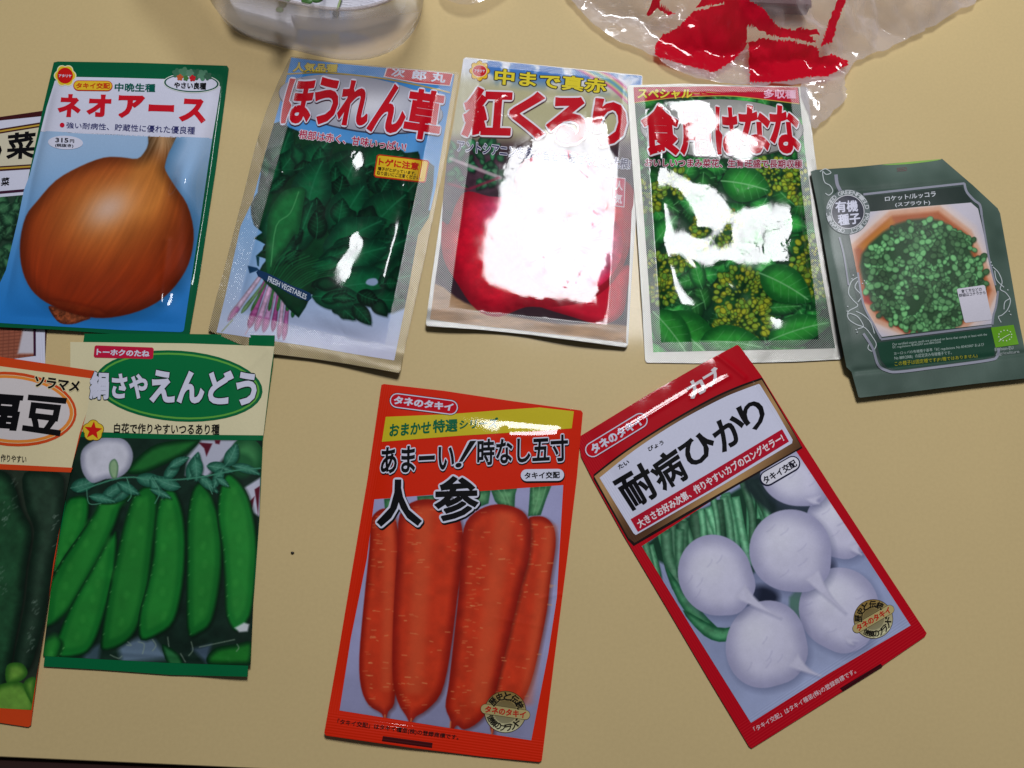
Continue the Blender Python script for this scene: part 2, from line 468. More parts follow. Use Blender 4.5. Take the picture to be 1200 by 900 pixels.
class Packet:
    def __init__(s, label, quad, outline, mat, ink, base=lambda a, b: 0 * a + .0008, H=.002, power=4, inner=(.06, .94, .03, .95), waves=(), creases=(), dents=(), emboss=None,
                 name='seed_packet', cat_='seed packet', group='vegetable seed packets laid out on the table', thick=.0004, seed=0):
        s.mat, s.H, s.power, s.inner, s.base, s.creases, s.emb, s.dents = mat, H, power, inner, base, creases, emboss, dents
        q = table_point(np.asarray(quad, float), .001)
        c = q.mean(0); e = q[1] - q[0]; s.rz = math.atan2(e[1], e[0]); s.c = np.array([c[0], c[1], 0])
        s.root = empty(name, s.c, s.rz); tag(s.root, label, cat_, group)
        cr, sr = math.cos(s.rz), math.sin(s.rz); s.R = np.array([[cr, sr], [-sr, cr]])
        s.H9 = homography(s.loc(q), [(0, 0), (1, 0), (1, 1), (0, 1)])
        r = np.random.default_rng(seed + 100); s.w = []
        for lam, amp, n in waves:
            for _ in range(n):
                a = r.uniform(0, 2 * np.pi); s.w.append((math.cos(a) * 2 * np.pi / lam, math.sin(a) * 2 * np.pi / lam, r.uniform(0, 6.3), amp * r.uniform(.5, 1.2)))
        s.pouch(outline, ink, thick)

    def loc(s, W):
        return (np.asarray(W)[:, :2] - s.c[:2]) @ s.R.T

    def h(s, L):
        st = hmap(s.H9, L); a, b = st[:, 0], st[:, 1]
        x = np.clip((a - s.inner[0]) / (s.inner[1] - s.inner[0]), 0, 1); y = np.clip((b - s.inner[2]) / (s.inner[3] - s.inner[2]), 0, 1)
        px = (1 - np.abs(2 * x - 1) ** s.power); py = (1 - np.abs(2 * y - 1) ** s.power); p = px * py; p = p * p * (3 - 2 * p)
        z = s.H * p
        for kx, ky, ph, am in s.w:
            z = z + am * np.sin(kx * L[:, 0] + ky * L[:, 1] + ph) * (.12 + .88 * np.sqrt(np.clip(p, 0, 1)))
        for (a0, b0, a1, b1, am, wd) in s.creases:
            dx, dy = a1 - a0, b1 - b0; l2 = dx * dx + dy * dy; t = np.clip(((a - a0) * dx + (b - b0) * dy) / l2, 0, 1)
            d2 = (a - a0 - t * dx) ** 2 + ((b - b0 - t * dy) * 1.5) ** 2; z = z + am * np.exp(-d2 / wd ** 2)
        for (a0, b0, am, wd) in s.dents:      # broad dents and swellings of the filled pouch
            z = z + am * np.exp(-(((a - a0) / wd) ** 2 + ((b - b0) * 1.5 / wd) ** 2)) * p
        return np.maximum(z + s.base(a, b), .00055)

    def drop(s, px):
        """photo points -> local xyz on the packet's surface"""
        px = np.asarray(px, float); z = np.full(len(px), .0015)
        for _ in range(5):
            L = s.loc(table_point(px, z)); z = .4 * z + .6 * s.h(L) if _ else s.h(L)
        L = s.loc(table_point(px, z)); return L, s.h(L)

    def normal(s, L):
        e = 2e-4; zx = (s.h(L + [e, 0]) - s.h(L - [e, 0])) / (2 * e); zy = (s.h(L + [0, e]) - s.h(L - [0, e])) / (2 * e)
        n = np.stack([-zx, -zy, np.ones(len(L))], 1); return n / np.linalg.norm(n, axis=1)[:, None]

    def attrs(s, L, col, metal=None):
        st = hmap(s.H9, L); em = np.zeros((len(L), 4))
        if s.emb: em[:, :3] = np.stack(s.emb(st[:, 0], st[:, 1]), 1)
        if metal is not None: em[:, 3] = metal
        ink = np.ones((len(L), 4)); ink[:, :3] = S2L(np.broadcast_to(col, (len(L), 3)))
        return {'Ink': ink, 'Emboss': em}

    def pouch(s, outline, ink, thick):
        P, T = refine(*tess(outline), 2.6)
        L, z = s.drop(P); n = len(P)
        # keep triangles facing up
        a, b, c = L[T[:, 0]], L[T[:, 1]], L[T[:, 2]]
        ar = (b[:, 0] - a[:, 0]) * (c[:, 1] - a[:, 1]) - (b[:, 1] - a[:, 1]) * (c[:, 0] - a[:, 0]); T = np.where((ar < 0)[:, None], T[:, ::-1], T)
        st = hmap(s.H9, L); zb = np.maximum(s.base(st[:, 0], st[:, 1]) - thick, .00012)
        zb = np.minimum(zb, z - .0002)
        E = np.concatenate([T[:, [0, 1]], T[:, [1, 2]], T[:, [2, 0]]]); key = np.sort(E, 1)
        u, ix, ct = np.unique(key, axis=0, return_index=True, return_counts=True); bd = E[ix[ct == 1]]
        side = np.concatenate([np.stack([bd[:, 1], bd[:, 0], bd[:, 0] + n], 1), np.stack([bd[:, 1], bd[:, 0] + n, bd[:, 1] + n], 1)])
        V = np.concatenate([np.c_[L, z], np.c_[L, zb]]); F = np.concatenate([T, T[:, ::-1] + n, side])
        col, metal = ink(st[:, 0], st[:, 1]) if callable(ink) else (np.broadcast_to(ink, (n, 3)), np.zeros(n))
        at = s.attrs(np.concatenate([L, L]), np.concatenate([col, col]), np.concatenate([metal, metal]))
        nn = s.normal(L); nb = np.tile([0, 0, -1.0], (n, 1))
        s.body = mesh_obj('pouch', V, F, s.mat, s.root, np.concatenate([nn, nb]), at)

    def put(s, name, P, T, col, layer, dz=0, parent=None, metal=None, label=None):
        L, z = s.drop(P)
        a, b, c = L[T[:, 0]], L[T[:, 1]], L[T[:, 2]]
        ar = (b[:, 0] - a[:, 0]) * (c[:, 1] - a[:, 1]) - (b[:, 1] - a[:, 1]) * (c[:, 0] - a[:, 0]); T = np.where((ar < 0)[:, None], T[:, ::-1], T)
        o = mesh_obj(name, np.c_[L, z + layer * LAY + dz], T, s.mat, parent or s.root, s.normal(L), s.attrs(L, col, metal))
        if label: o['label'] = label
        return o

    def shape(s, name, polys, layer, parent=None, L=3.2, metal=None, label=None):
        """flat printed shapes [(outline, colour or f(x,y)), ...], later ones on top"""
        Ps, Ts, Cs, Zs = [], [], [], []; o = 0
        for i, (p, c) in enumerate(polys):
            V, T = refine(*tess(p), L); Ps.append(V); Ts.append(T + o); o += len(V)
            Cs.append(np.broadcast_to(c(V[:, 0], V[:, 1]) if callable(c) else c, (len(V), 3))); Zs.append(np.full(len(V), i * 2.5e-5))
        m = None if metal is None else np.full(o, metal)
        return s.put(name, cat(*Ps), cat(*Ts), cat(*Cs), layer, cat(*Zs), parent, m, label)

    def words(s, name, items, layer, col, w=.03, ol=(), n=8, parent=None, label=None):
        """items: [(text, four corners)], set in one colour with optional outline layers"""
        Ps, Ts, Cs, Zs = [], [], [], []; o = 0
        for txt, quad in items:
            for P, T, c, dz in text_parts(txt, quad, col, w, ol, n):
                V3, T2 = np.c_[P, dz], T
                if np.ptp(P, axis=0).max() > 25:      # follow the swelling of the packet
                    V3, T2 = refine(V3, T, 5.0)
                V, dz = V3[:, :2], V3[:, 2]
                Ps.append(V); Ts.append(T2 + o); o += len(V); Cs.append(np.broadcast_to(c, (len(V), 3))); Zs.append(dz)
        return s.put(name, cat(*Ps), cat(*Ts), cat(*Cs), layer, cat(*Zs), parent, None, label)

    def picture(s, name, cv, layer, L=1.25, parent=None, label=None):
        V, T = refine(*tess(cv.poly), L)
        return s.put(name, V, T, cv.sample(V), layer, 0, parent, None, label)


def arc_words(txt, c, r, a0, a1, size, inward=False, tilt=0.0):
    """characters set round a circle; angles in degrees, clockwise from the right in the photograph"""
    items = []
    for i, ch in enumerate(txt):
        if ch == ' ': continue
        a = math.radians(a0 + (a1 - a0) * (i + .5) / len(txt)) + tilt
        ctr = np.array([c[0] + r * math.cos(a), c[1] + r * math.sin(a)])
        up = np.array([math.cos(a), math.sin(a)]) * (-1 if inward else 1); rt = np.array([-up[1], up[0]])
        w_, h_ = size * .46, size * .5
        items.append((ch, [ctr - rt * w_ + up * h_, ctr + rt * w_ + up * h_, ctr + rt * w_ - up * h_, ctr - rt * w_ - up * h_]))
    return items


WHITE, BLACK = rgb(216, 217, 236), rgb(10, 9, 13)

# ================================================================== table top
wood_cream = plain_mat('cream_laminate', rgb(210, 186, 134), rough=.5, noise=.03, scale=7, coat=.25, spec=.15, bump=.00006)
wood_cream.node_tree.nodes['Principled BSDF'].inputs['Coat Roughness'].default_value = .12
N_, L_ = wood_cream.node_tree.nodes, wood_cream.node_tree.links         # faint fine mottling and a few worn, duller patches
b_ = N_['Principled BSDF']; src = b_.inputs['Base Color'].links[0].from_socket
tcx = N_.new('ShaderNodeTexCoord'); nf = N_.new('ShaderNodeTexNoise'); nf.inputs['Scale'].default_value = 520; nf.inputs['Detail'].default_value = 3; L_.new(tcx.outputs['Object'], nf.inputs['Vector'])
mr = N_.new('ShaderNodeMapRange'); mr.inputs['From Min'].default_value = .3; mr.inputs['From Max'].default_value = .7; mr.inputs['To Min'].default_value = .975; mr.inputs['To Max'].default_value = 1.022; L_.new(nf.outputs[0], mr.inputs['Value'])
sc_ = N_.new('ShaderNodeVectorMath'); sc_.operation = 'SCALE'; L_.new(src, sc_.inputs[0]); L_.new(mr.outputs[0], sc_.inputs['Scale']); L_.new(sc_.outputs[0], b_.inputs['Base Color'])
nr = N_.new('ShaderNodeTexNoise'); nr.inputs['Scale'].default_value = 11; nr.inputs['Detail'].default_value = 6; L_.new(tcx.outputs['Object'], nr.inputs['Vector'])
m2 = N_.new('ShaderNodeMapRange'); m2.inputs['From Min'].default_value = .35; m2.inputs['From Max'].default_value = .7; m2.inputs['To Min'].default_value = .06; m2.inputs['To Max'].default_value = .09; L_.new(nr.outputs[0], m2.inputs['Value']); L_.new(m2.outputs[0], b_.inputs['Coat Roughness'])
dark_edge = plain_mat('dark_table_edging', rgb(48, 28, 26), rough=.4, noise=.15, scale=30)
ea, eb = table_point([(0, 887), (330, 902)], 0)
ed = (eb - ea)[:2] / np.linalg.norm((eb - ea)[:2]); en = np.array([-ed[1], ed[0]])           # en points away from the viewer
tbl = empty('table', (ea[0], ea[1], 0), math.atan2(ed[1], ed[0])); tag(tbl, 'cream laminate table top with dark edging, under all the seed packets', 'table')


def slab(name, x0, x1, y0, y1, z0, z1, mat, parent, bev=.002):
    bx = [(x0, y0), (x1, y0), (x1, y1), (x0, y1)]
    ix = [(x0 + bev, y0 + bev), (x1 - bev, y0 + bev), (x1 - bev, y1 - bev), (x0 + bev, y1 - bev)]
    V = [(*p, z0) for p in bx] + [(*p, z1 - bev) for p in bx] + [(*p, z1) for p in ix]
    F = [(3, 2, 1, 0), (8, 9, 10, 11)]
    for i in range(4):
        j = (i + 1) % 4; F += [(i, j, j + 4, i + 4), (i + 4, j + 4, j + 8, i + 8)]
    return mesh_obj(name, V, F, mat, parent, smooth_=False)


slab('top', -.7, 1.3, .0, 1.1, -.03, 0, wood_cream, tbl, .0004)
slab('edging', -.7, 1.3, -.022, -.0003, -.034, -.001, dark_edge, tbl, .004)
for lx, ly in ((-.62, .08), (1.22, .08), (1.22, 1.02), (-.62, 1.02)):
    slab('leg', lx - .03, lx + .03, ly - .03, ly + .03, -.699, -.0304, dark_edge, tbl)
flo = plain_mat('dark_floor', rgb(60, 48, 42), rough=.6, noise=.2, scale=4)
tag(mesh_obj('floor', [(-4, -4, -.7), (4, -4, -.7), (4, 4, -.7), (-4, 4, -.7)], [(0, 1, 2, 3)], flo, smooth_=False), kind='structure')

GOLD = rgb(150, 132, 84); SILVER = rgb(190, 186, 176)


def seal_dots(i):
    """mask of the embossed heat seal round the filled middle of a packet"""
    def f(a, b):
        d = np.minimum(np.minimum(a - i[0], i[1] - a) * 1.0, np.minimum(b - i[2], i[3] - b) * 1.5)
        m = 1 - sst(-.004, .004, d); return 0 * a, 0 * a, m
    return f


def crimp(side, end):
    def f(a, b):
        u = np.maximum(1 - sst(side * .8, side, a), sst(1 - side, 1 - side * .8, a)); v = np.maximum(0 * b, sst(1 - end, 1 - end * .85, b))
        return u * (1 - v), v, 0 * a
    return f


# ================================================================== brown edged leaf vegetable packet, mostly hidden
def komatsuna():
    out = PX(-150, 158, 0, 137, 70, 127, 72, 200, 58, 330, 52, 430, 46, 450, -170, 470)
    cream = rgb(214, 206, 180)
    p = Packet('brown bordered leaf vegetable packet at the left edge, mostly hidden under the onion packet', [(-150, 158), (70, 127), (52, 432), (-170, 462)], out, FILM, rgb(66, 22, 26), H=.001, seed=1, emboss=crimp(.03, .03))
    p.shape('white_panel', [(A1(-400, 390, 300, 318, 220, 900, 228, 1600, 222, 1720, -500, 1800), WHITE)], 1)
    p.shape('title_panel', [(A1(-400, 455, 240, 352, 205, 590, -400, 628), rgb(70, 30, 34)), (A1(-400, 463, 240, 361, 203, 581, -400, 620), rgb(196, 160, 60)),
                            (A1(-400, 472, 240, 369, 201, 573, -400, 611), rgb(70, 30, 34)), (A1(-400, 480, 240, 377, 200, 566, -400, 604), cream)], 2)
    p.words('title_lettering', [('菜', A1(38, 415, 185, 400, 172, 540, 32, 545)), ('ろ', A1(-110, 425, 12, 415, 10, 545, -112, 550))], 3.5, BLACK, .03)
    p.words('variety_lettering', [('菜', A1(8, 638, 50, 633, 47, 675, 6, 678)), ('い', A1(-38, 645, 2, 640, 0, 678, -40, 682))], 3.5, BLACK, .02)
    p.shape('divider_line', [(A1(-400, 738, 165, 690, 160, 703, -400, 752), rgb(62, 26, 52))], 3)
    cv = Canvas(A1(-350, 765, 130, 722, 180, 1000, 178, 1530, -350, 1600), lambda X, Y: np.where((Y < 330)[..., None], rgb(40, 66, 50), rgb(160, 92, 70)) * (1 + .1 * fbm(X, Y, 5)[..., None]))
    for i in range(160):
        x, y = R.uniform(-60, 42), 238 + R.random() * 100
        g = R.uniform(.7, 1.25); cv.leaf((x, y), R.uniform(0, 6.3), R.uniform(12, 30), R.uniform(9, 20), rgb(20, 50, 34) * g, rgb(52, 100, 66) * g, rgb(90, 140, 100), R.uniform(-.6, .6), i)
    for i in range(14):
        cv.stroke(PX(-60, 381 + i * 4, 40, 372 + i * 4), .9, rgb(120, 66, 50))
    for i in range(16):
        cv.stroke(PX(-60 + i * 6.5, 370, -62 + i * 6.5, 430), .8, rgb(128, 70, 54))
    cv.fill(A2(120, 780, 170, 780, 175, 920, 90, 920), rgb(205, 200, 210), 3)
    p.picture('vegetable_picture', cv, 3)
    p.shape('frame_line', [(A2(168, 600, 180, 600, 182, 930, 170, 930), rgb(62, 26, 52))], 4)


komatsuna()


# ================================================================== onion packet
ONION_DENTS = ((0.926, 0.417, 0.001186, 0.200), (0.820, 0.506, -0.000839, 0.052), (0.511, 0.963, 0.000633, 0.134), (0.950, 0.872, -0.001200, 0.111), (0.923, 0.626, 0.001200, 0.124), (0.950, 0.871, -0.001127, 0.100), (0.908, 0.521, 0.001181, 0.181), (0.805, 0.463, -0.001197, 0.065), (0.897, 0.499, 0.001119, 0.088), (0.935, 0.314, 0.001200, 0.199), (0.774, 0.524, -0.000959, 0.088), (0.846, 0.161, -0.001178, 0.084), (0.705, 0.516, -0.001068, 0.129), (0.884, 0.000, -0.000085, 0.164), (0.891, 0.739, 0.001200, 0.198), (0.946, 0.521, 0.001200, 0.158), (0.885, 0.860, -0.001200, 0.045), (0.948, 0.525, 0.001200, 0.200), (0.940, 0.576, 0.001200, 0.197), (0.855, 0.659, 0.001168, 0.184), (0.950, 0.157, 0.000845, 0.128), (0.924, 0.432, 0.001200, 0.200), (0.737, 0.513, -0.000856, 0.110), (0.939, 0.503, 0.001200, 0.180), (0.687, 0.895, -0.000685, 0.172), (0.950, 0.495, 0.001200, 0.123), (0.929, 0.505, 0.001200, 0.123), (0.949, 0.886, -0.001129, 0.086), (0.908, 0.343, 0.001200, 0.200), (0.950, 0.504, 0.001200, 0.200))
def onion():
    G = rgb(0, 92, 58)
    out = cat(PX(63, 73, 68, 72, 160, 73.5, 266, 77, 268, 80, 262, 128, 253, 196, 243, 262, 234, 322, 222, 391), PX(220, 392.5, 130, 391, 60, 386, -6, 383), PX(7, 326, 20, 268, 33, 209, 50, 128))
    p = Packet('onion seed packet with dark green border and a large brown onion on pale blue', [(63, 72), (268, 77), (222, 392), (-6, 383)], out, FILM, G, base=lambda a, b: .0012 + .0026 * (1 - a) * (.3 + .7 * b), H=.0030, power=9, inner=(.03, .985, .03, .97),
               waves=((.05, .00009, 4), (.11, .0002, 2)), dents=ONION_DENTS, creases=((.835, .70, .843, .90, .0008, .022),), seed=2)
    top = cat(A1(268, 175, 275, 150, 300, 138, 385, 130, 600, 134, 820, 140, 1060, 158, 1098, 168, 1108, 180), A1(1088, 310, 1066, 440, 640, 425, 204, 404, 235, 280))
    p.shape('white_panel', [(top, WHITE)], 1)
    sky = cat(A1(205, 400, 640, 421, 1067, 436), A1(1048, 560), A2(1005, 260, 965, 520, 924, 800, 918, 808, 905, 811), A2(600, 800, 300, 783, 0, 765, -40, 762), A2(-36, 640, 30, 500, 90, 250, 120, 100), A1(150, 620))
    bl = lambda X, Y: (lambda t: rgb(160, 190, 224) * (1 - t) + rgb(36, 124, 204) * t)(sst(150, 385, Y)[..., None]) * (1 + .03 * fbm(X, Y, 30)[..., None])
    cv = Canvas(sky, bl)
    body = smooth(cat(A1(755, 405, 745, 462, 730, 500, 690, 540, 610, 533, 520, 535, 400, 580, 280, 650, 185, 755), A2(130, 230, 102, 350, 106, 470, 140, 570, 200, 640, 300, 695, 440, 735, 560, 738, 700, 705, 820, 640, 910, 540, 960, 430, 973, 300, 940, 170, 880, 80),
                      A1(832, 600, 832, 560, 848, 510, 868, 470, 884, 405)), 3)
    cv.fill(body + [5, 7], rgb(30, 92, 140), 16, .55)
    root = smooth(A2(245, 680, 260, 720, 300, 765, 360, 772, 420, 755, 455, 738, 380, 715, 300, 690), 3)
    cv.body(root, rgb(84, 34, 20), rgb(140, 70, 40), 4, grain=.5, gs=2)
    hx = np.array(A1(545, 790))[0]
    def skin(X, Y, d):
        ax = np.array([185, 178]) - np.array([85, 362]); ax = ax / np.linalg.norm(ax)
        u = (X - 125) * ax[0] + (Y - 265) * ax[1]; v = -(X - 125) * ax[1] + (Y - 265) * ax[0]
        mer = v / np.sqrt(np.clip(1 - (u / 128) ** 2, .06, 1)) / 100                      # meridian number, the dry skin is streaked along it
        st = fbm(mer * 60, u * .05, 2.2, 3, 4) + .6 * fbm(mer * 22, u * .04, 2, 2, 8)
        r = np.sqrt(((X - hx[0]) * .8 + (Y - hx[1]) * .35) ** 2 + ((Y - hx[1]) * 1.0 - (X - hx[0]) * .15) ** 2)
        nk = np.exp(-(((X - 178) / 26) ** 2 + ((Y - 205) / 46) ** 2))
        t = np.clip(np.exp(-(r / 64) ** 2) * .95 + 0.7 * nk + .03, 0, 1)[..., None]
        c = rgb(138, 38, 8) * (1 - t) + rgb(208, 126, 56) * t
        c = c * (1 + .17 * st[..., None] + .12 * fbm(X, Y, 40, 2, 3)[..., None])
        w = np.exp(-(((X - hx[0]) * .9 + (Y - hx[1]) * .4) ** 2 + (Y - hx[1]) ** 2) / 22 ** 2)[..., None]; c = c * (1 - .85 * w) + rgb(222, 188, 170) * .85 * w
        e = sst(0, 17, d)[..., None]; c = c * (.72 + .28 * e)
        n = sst(200, 165, Y)[..., None] * sst(150, 170, X)[..., None]; c = c * (1 - n) + (rgb(196, 150, 104) * (1 - .5 * np.abs((X - 191) / 18)[..., None].clip(0, 1)) + .25 * st[..., None]) * n
        return c
    cv.fill(body, skin, 1.4)
    cv.body(A2(210, 640, 300, 690, 440, 728, 560, 732, 500, 690, 330, 650), rgb(104, 28, 8), rgb(130, 46, 16), 4, soft=5, alpha=.5, grain=.2)
    p.picture('onion_picture', cv, 1)
    lg = np.array(A1(328, 124))[0]
    lo_ = p.shape('maker_logo', [(flower(lg, 13.2, 6, .16), rgb(236, 232, 190)), (flower(lg, 12, 6, .16), rgb(228, 196, 40)), (ellipse(lg, 9.2, 9.2), rgb(205, 22, 20))], 2.5)
    p.words('logo_lettering', [('アタリヤ', A1(296, 117, 360, 119, 360, 134, 296, 132))], 4, WHITE, .03, parent=lo_)
    bd = p.shape('breeder_badge', [(pill(A1(395, 174), A1(540, 176), 6.2), rgb(190, 40, 26)), (pill(A1(395, 173), A1(540, 175), 5.2), rgb(232, 190, 44))], 2.5)
    p.words('badge_lettering', [('タキイ交配', A1(384, 160, 554, 161, 553, 190, 383, 188))], 4, rgb(204, 56, 20), .03, parent=bd)
    p.words('season_lettering', [('中晩生種', A1(578, 160, 782, 165, 780, 207, 575, 202))], 2.5, rgb(0, 92, 78), .03)
    ov = np.array(A1(962, 162))[0]
    ob = p.shape('quality_badge', [(ellipse(ov, 33, 11.5, 2), rgb(225, 230, 226)), (ellipse(ov, 32, 10.6, 2), rgb(10, 84, 66)), (ellipse(ov, 30, 9.2, 2), WHITE)] +
            [(flower(np.array(A1(x, y))[0], r, 5, .3, rot=x), c) for x, y, r, c in ((890, 112, 6, rgb(60, 110, 84)), (925, 110, 7, rgb(80, 130, 100)), (985, 118, 7, rgb(56, 104, 80)), (1020, 122, 7, rgb(84, 136, 108)), (1045, 128, 5, rgb(54, 100, 78)), (955, 112, 5, rgb(96, 140, 116)),
              (905, 134, 4, rgb(190, 90, 50)), (968, 138, 4, rgb(196, 30, 40)), (935, 138, 3.4, rgb(70, 120, 60)))], 2.5)
    p.words('badge_lettering', [('やさい良種', A1(876, 156, 1038, 160, 1035, 196, 874, 188))], 4.4, BLACK, .04, parent=ob)
    p.words('title_lettering', [('ネ', A1(302, 215, 408, 218, 402, 333, 288, 330)), ('オ', A1(448, 217, 562, 220, 556, 332, 434, 330)), ('ア', A1(598, 222, 728, 224, 722, 336, 586, 334)), ('ー', A1(748, 268, 876, 272, 874, 306, 745, 302)), ('ス', A1(915, 238, 1035, 243, 1030, 362, 900, 352))], 2.5, rgb(206, 20, 38), .052)
    p.shape('bullet', [(ellipse(np.array(A1(313, 372))[0], 2.8, 2.8), rgb(206, 20, 50))], 2.5)
    p.words('slogan_lettering', [('強い耐病性、貯蔵性に優れた優良種', A1(335, 357, 982, 380, 978, 420, 333, 388))], 2.5, rgb(44, 46, 110), .01)
    pr = p.shape('price_badge', [(ellipse(np.array(A1(330, 460))[0], 20.5, 8, 2), WHITE)], 3)
    p.words('price_lettering', [('315', A1(280, 436, 345, 438, 345, 461, 279, 459)), ('円', A1(352, 444, 374, 445, 374, 462, 352, 461)), ('(税抜き)', A1(278, 465, 370, 468, 370, 487, 278, 484))], 4, rgb(30, 30, 44), .03, parent=pr)


onion()


# ================================================================== broad bean and snow pea packets
def snow_pea():
    G, CR = rgb(0, 104, 58), rgb(226, 216, 176)
    out = PX(99, 391, 200, 391, 322, 393, 320, 425, 308, 515, 304, 605, 298, 690, 293, 750, 290, 793, 200, 791, 120, 785, 51, 781, 62, 690, 74, 590, 86, 480)
    p = Packet('snow pea packet with cream top, green oval title and a row of hanging pods', [(99, 391), (322, 393), (290, 794), (51, 781)], out, FILM, G, base=lambda a, b: .0012 + .0012 * (1 - b) + .0022 * sst(.7, 1, a) * sst(.75, 1, b) + .0018 * sst(.8, 1, a) * sst(.2, 0, b), H=.0022, power=5, inner=(.02, .98, .03, .97),
               waves=((.06, .00008, 4), (.12, .00018, 2)), creases=((.97, .05, .8, .16, .0004, .02), (.3, .95, .9, .955, .0004, .012)), seed=3)
    p.shape('cream_panel', [(F1(300, 112, 800, 118, 1170, 131, 1155, 230, 1122, 512, 700, 505, 300, 492), CR)], 1)
    oc = np.array(F1(762, 300))[0]
    p.shape('title_oval', [(ellipse(oc, 98.5, 41.5, 4), G), (ellipse(oc, 95, 38.6, 4), rgb(96, 170, 66)), (ellipse(oc, 92.5, 36.4, 4), rgb(0, 112, 60))], 2)
    mk = p.shape('maker_badge', [(F1(404, 132, 410, 127, 650, 136, 656, 142, 653, 180, 647, 185, 405, 179, 400, 172), rgb(196, 24, 62))], 3)
    p.words('badge_lettering', [('トーホクのたね', F1(414, 141, 640, 149, 637, 176, 412, 168))], 4, WHITE, .04, parent=mk)
    p.words('title_lettering', [('絹さや', F1(386, 238, 632, 247, 628, 358, 382, 358)), ('えんどう', F1(642, 228, 1097, 238, 1092, 384, 640, 370))], 3.5, WHITE, .042, ol=((.075, rgb(8, 40, 30)),))
    p.words('slogan_lettering', [('白花で作りやすいつるあり種', F1(487, 458, 937, 462, 935, 509, 485, 502))], 2.5, rgb(28, 26, 22), .025)
    p.shape('green_line', [(F1(280, 494, 700, 506, 1122, 510, 1120, 532, 700, 526, 280, 516), G)], 2)
    cv = Canvas(cat(F1(270, 513, 700, 522, 1119, 529), F1(1110, 700), F2(1105, 60, 1085, 300, 1068, 691, 700, 678, 183, 650), F2(220, 350, 280, 0)), lambda X, Y: rgb(22, 44, 34) * (1 + .5 * fbm(X, Y, 14)[..., None]))
    cv.fill(F1(860, 530, 1010, 530, 960, 600, 880, 690, 790, 680, 800, 600), rgb(186, 188, 206), 4)
    cv.fill(F1(1110, 690, 1112, 860, 1080, 840, 1030, 740), rgb(196, 198, 216), 3)
    for a in ((845, 540, 905, 545, 880, 600, 870, 565), (915, 530, 940, 530, 935, 548, 918, 545), (1055, 800, 1085, 770, 1075, 820, 1060, 835), (1085, 740, 1108, 725, 1100, 850, 1092, 790)):
        cv.fill(F1(*a), rgb(92, 22, 40), 1.5)
    cv.fill(F2(500, 600, 640, 560, 720, 660, 520, 680), rgb(120, 142, 170), 8, .8); cv.fill(F2(820, 620, 900, 600, 880, 680), rgb(90, 110, 140), 6, .7); cv.fill(F2(350, 620, 430, 600, 420, 670, 360, 670), rgb(90, 116, 140), 6, .6)
    dk, md = rgb(4, 46, 20), rgb(18, 112, 40)
    cv.body(smooth(F1(540, 660, 640, 560, 760, 530, 850, 528, 800, 585, 690, 640, 600, 675), 4), dk, rgb(34, 112, 48), 8)
    cv.body(ellipse(np.array(F1(1050, 600))[0], 20, 22), rgb(24, 84, 46), rgb(60, 132, 76), 14)
    cv.fill(ellipse(np.array(F1(1020, 640))[0], 18, 15), rgb(20, 80, 44), 6, .7)
    cv.body(smooth(F2(880, 660, 920, 615, 1000, 600, 1075, 590, 1070, 680, 1000, 690, 900, 690), 3), dk, rgb(30, 120, 40), 8); cv.body(smooth(F2(690, 600, 760, 640, 780, 690, 720, 690), 3), dk, rgb(40, 112, 60), 5)
    pods = [F2(280, 0, 330, -30, 372, -20, 372, 60, 345, 140, 300, 200, 240, 300, 230, 200), F2(560, -30, 515, 0, 485, 90, 425, 220, 345, 370, 275, 480, 205, 532, 190, 520, 205, 380, 265, 250, 330, 150, 400, 40, 440, -40, 515, -60),
            F2(490, 120, 484, 280, 440, 480, 392, 610, 340, 650, 250, 655, 245, 600, 300, 450, 390, 280, 455, 160), F2(190, 590, 240, 570, 262, 600, 235, 660, 180, 660),
            F2(650, -80, 666, 0, 646, 200, 620, 400, 580, 540, 520, 606, 445, 625, 440, 560, 468, 380, 500, 220, 540, 50, 580, -50),
            F2(728, -70, 755, -30, 778, 50, 787, 180, 776, 350, 742, 500, 682, 558, 606, 582, 598, 480, 630, 350, 655, 220, 665, 60, 690, -40),
            F2(855, -90, 895, -40, 926, 50, 941, 170, 936, 320, 902, 500, 852, 553, 806, 560, 798, 420, 800, 250, 800, 80, 820, -50),
            F2(975, -130, 1030, -80, 1065, 0, 1090, 150, 1087, 300, 1065, 480, 1005, 545, 966, 480, 960, 350, 950, 200, 930, 50, 942, -70)]
    for i, q in enumerate(pods):
        q = smooth(q, 3); m_ = q.mean(0); q = (q - m_) * [1.07, 1.0] + m_; cv.fill(q + [1.5, 1], rgb(4, 22, 10), 5, .7)
        cv.body(q, dk, md * (1.12, 1.0, 1.1, .85, .92, 1.08, .96, 1.12)[i], 5, grain=.07, gs=16, seed=i)
        lo_, hi_ = q.min(0), q.max(0)
        cv.body(smooth(q * [.8, .9] + (lo_ + hi_) / 2 * [.2, .1], 1), rgb(22, 110, 40), rgb(50, 146, 56), 8, soft=9, alpha=.6, grain=.1, gs=20, seed=i + 3)
        for k_ in range(6):     # the seeds show through the pod wall
            t_ = (k_ + .8) / 7; row = q[np.abs(q[:, 1] - (lo_[1] + (hi_[1] - lo_[1]) * t_)) < 9]
            if len(row) > 1: cv.body(ellipse(row.mean(0) + [R.uniform(-1.5, 1.5), 0], 6.5, 8.5, 10, 18), rgb(30, 126, 44), rgb(58, 156, 62), 6, soft=7, alpha=.32, grain=.1)
        for k_ in range(9):     # seam light along the left side of the pod
            j = len(q) - 4 - int(k_ * len(q) / 26); a = q[j % len(q)]
            cv.stroke([a + [2.2, 0], a + [3.6, -1.6]], .9, rgb(120, 190, 110), 1.2, .5)
    cv.fill(F2(1000, 530, 1040, 508, 1062, 515, 1055, 545, 1020, 548), rgb(226, 230, 236), 2.5, .9)
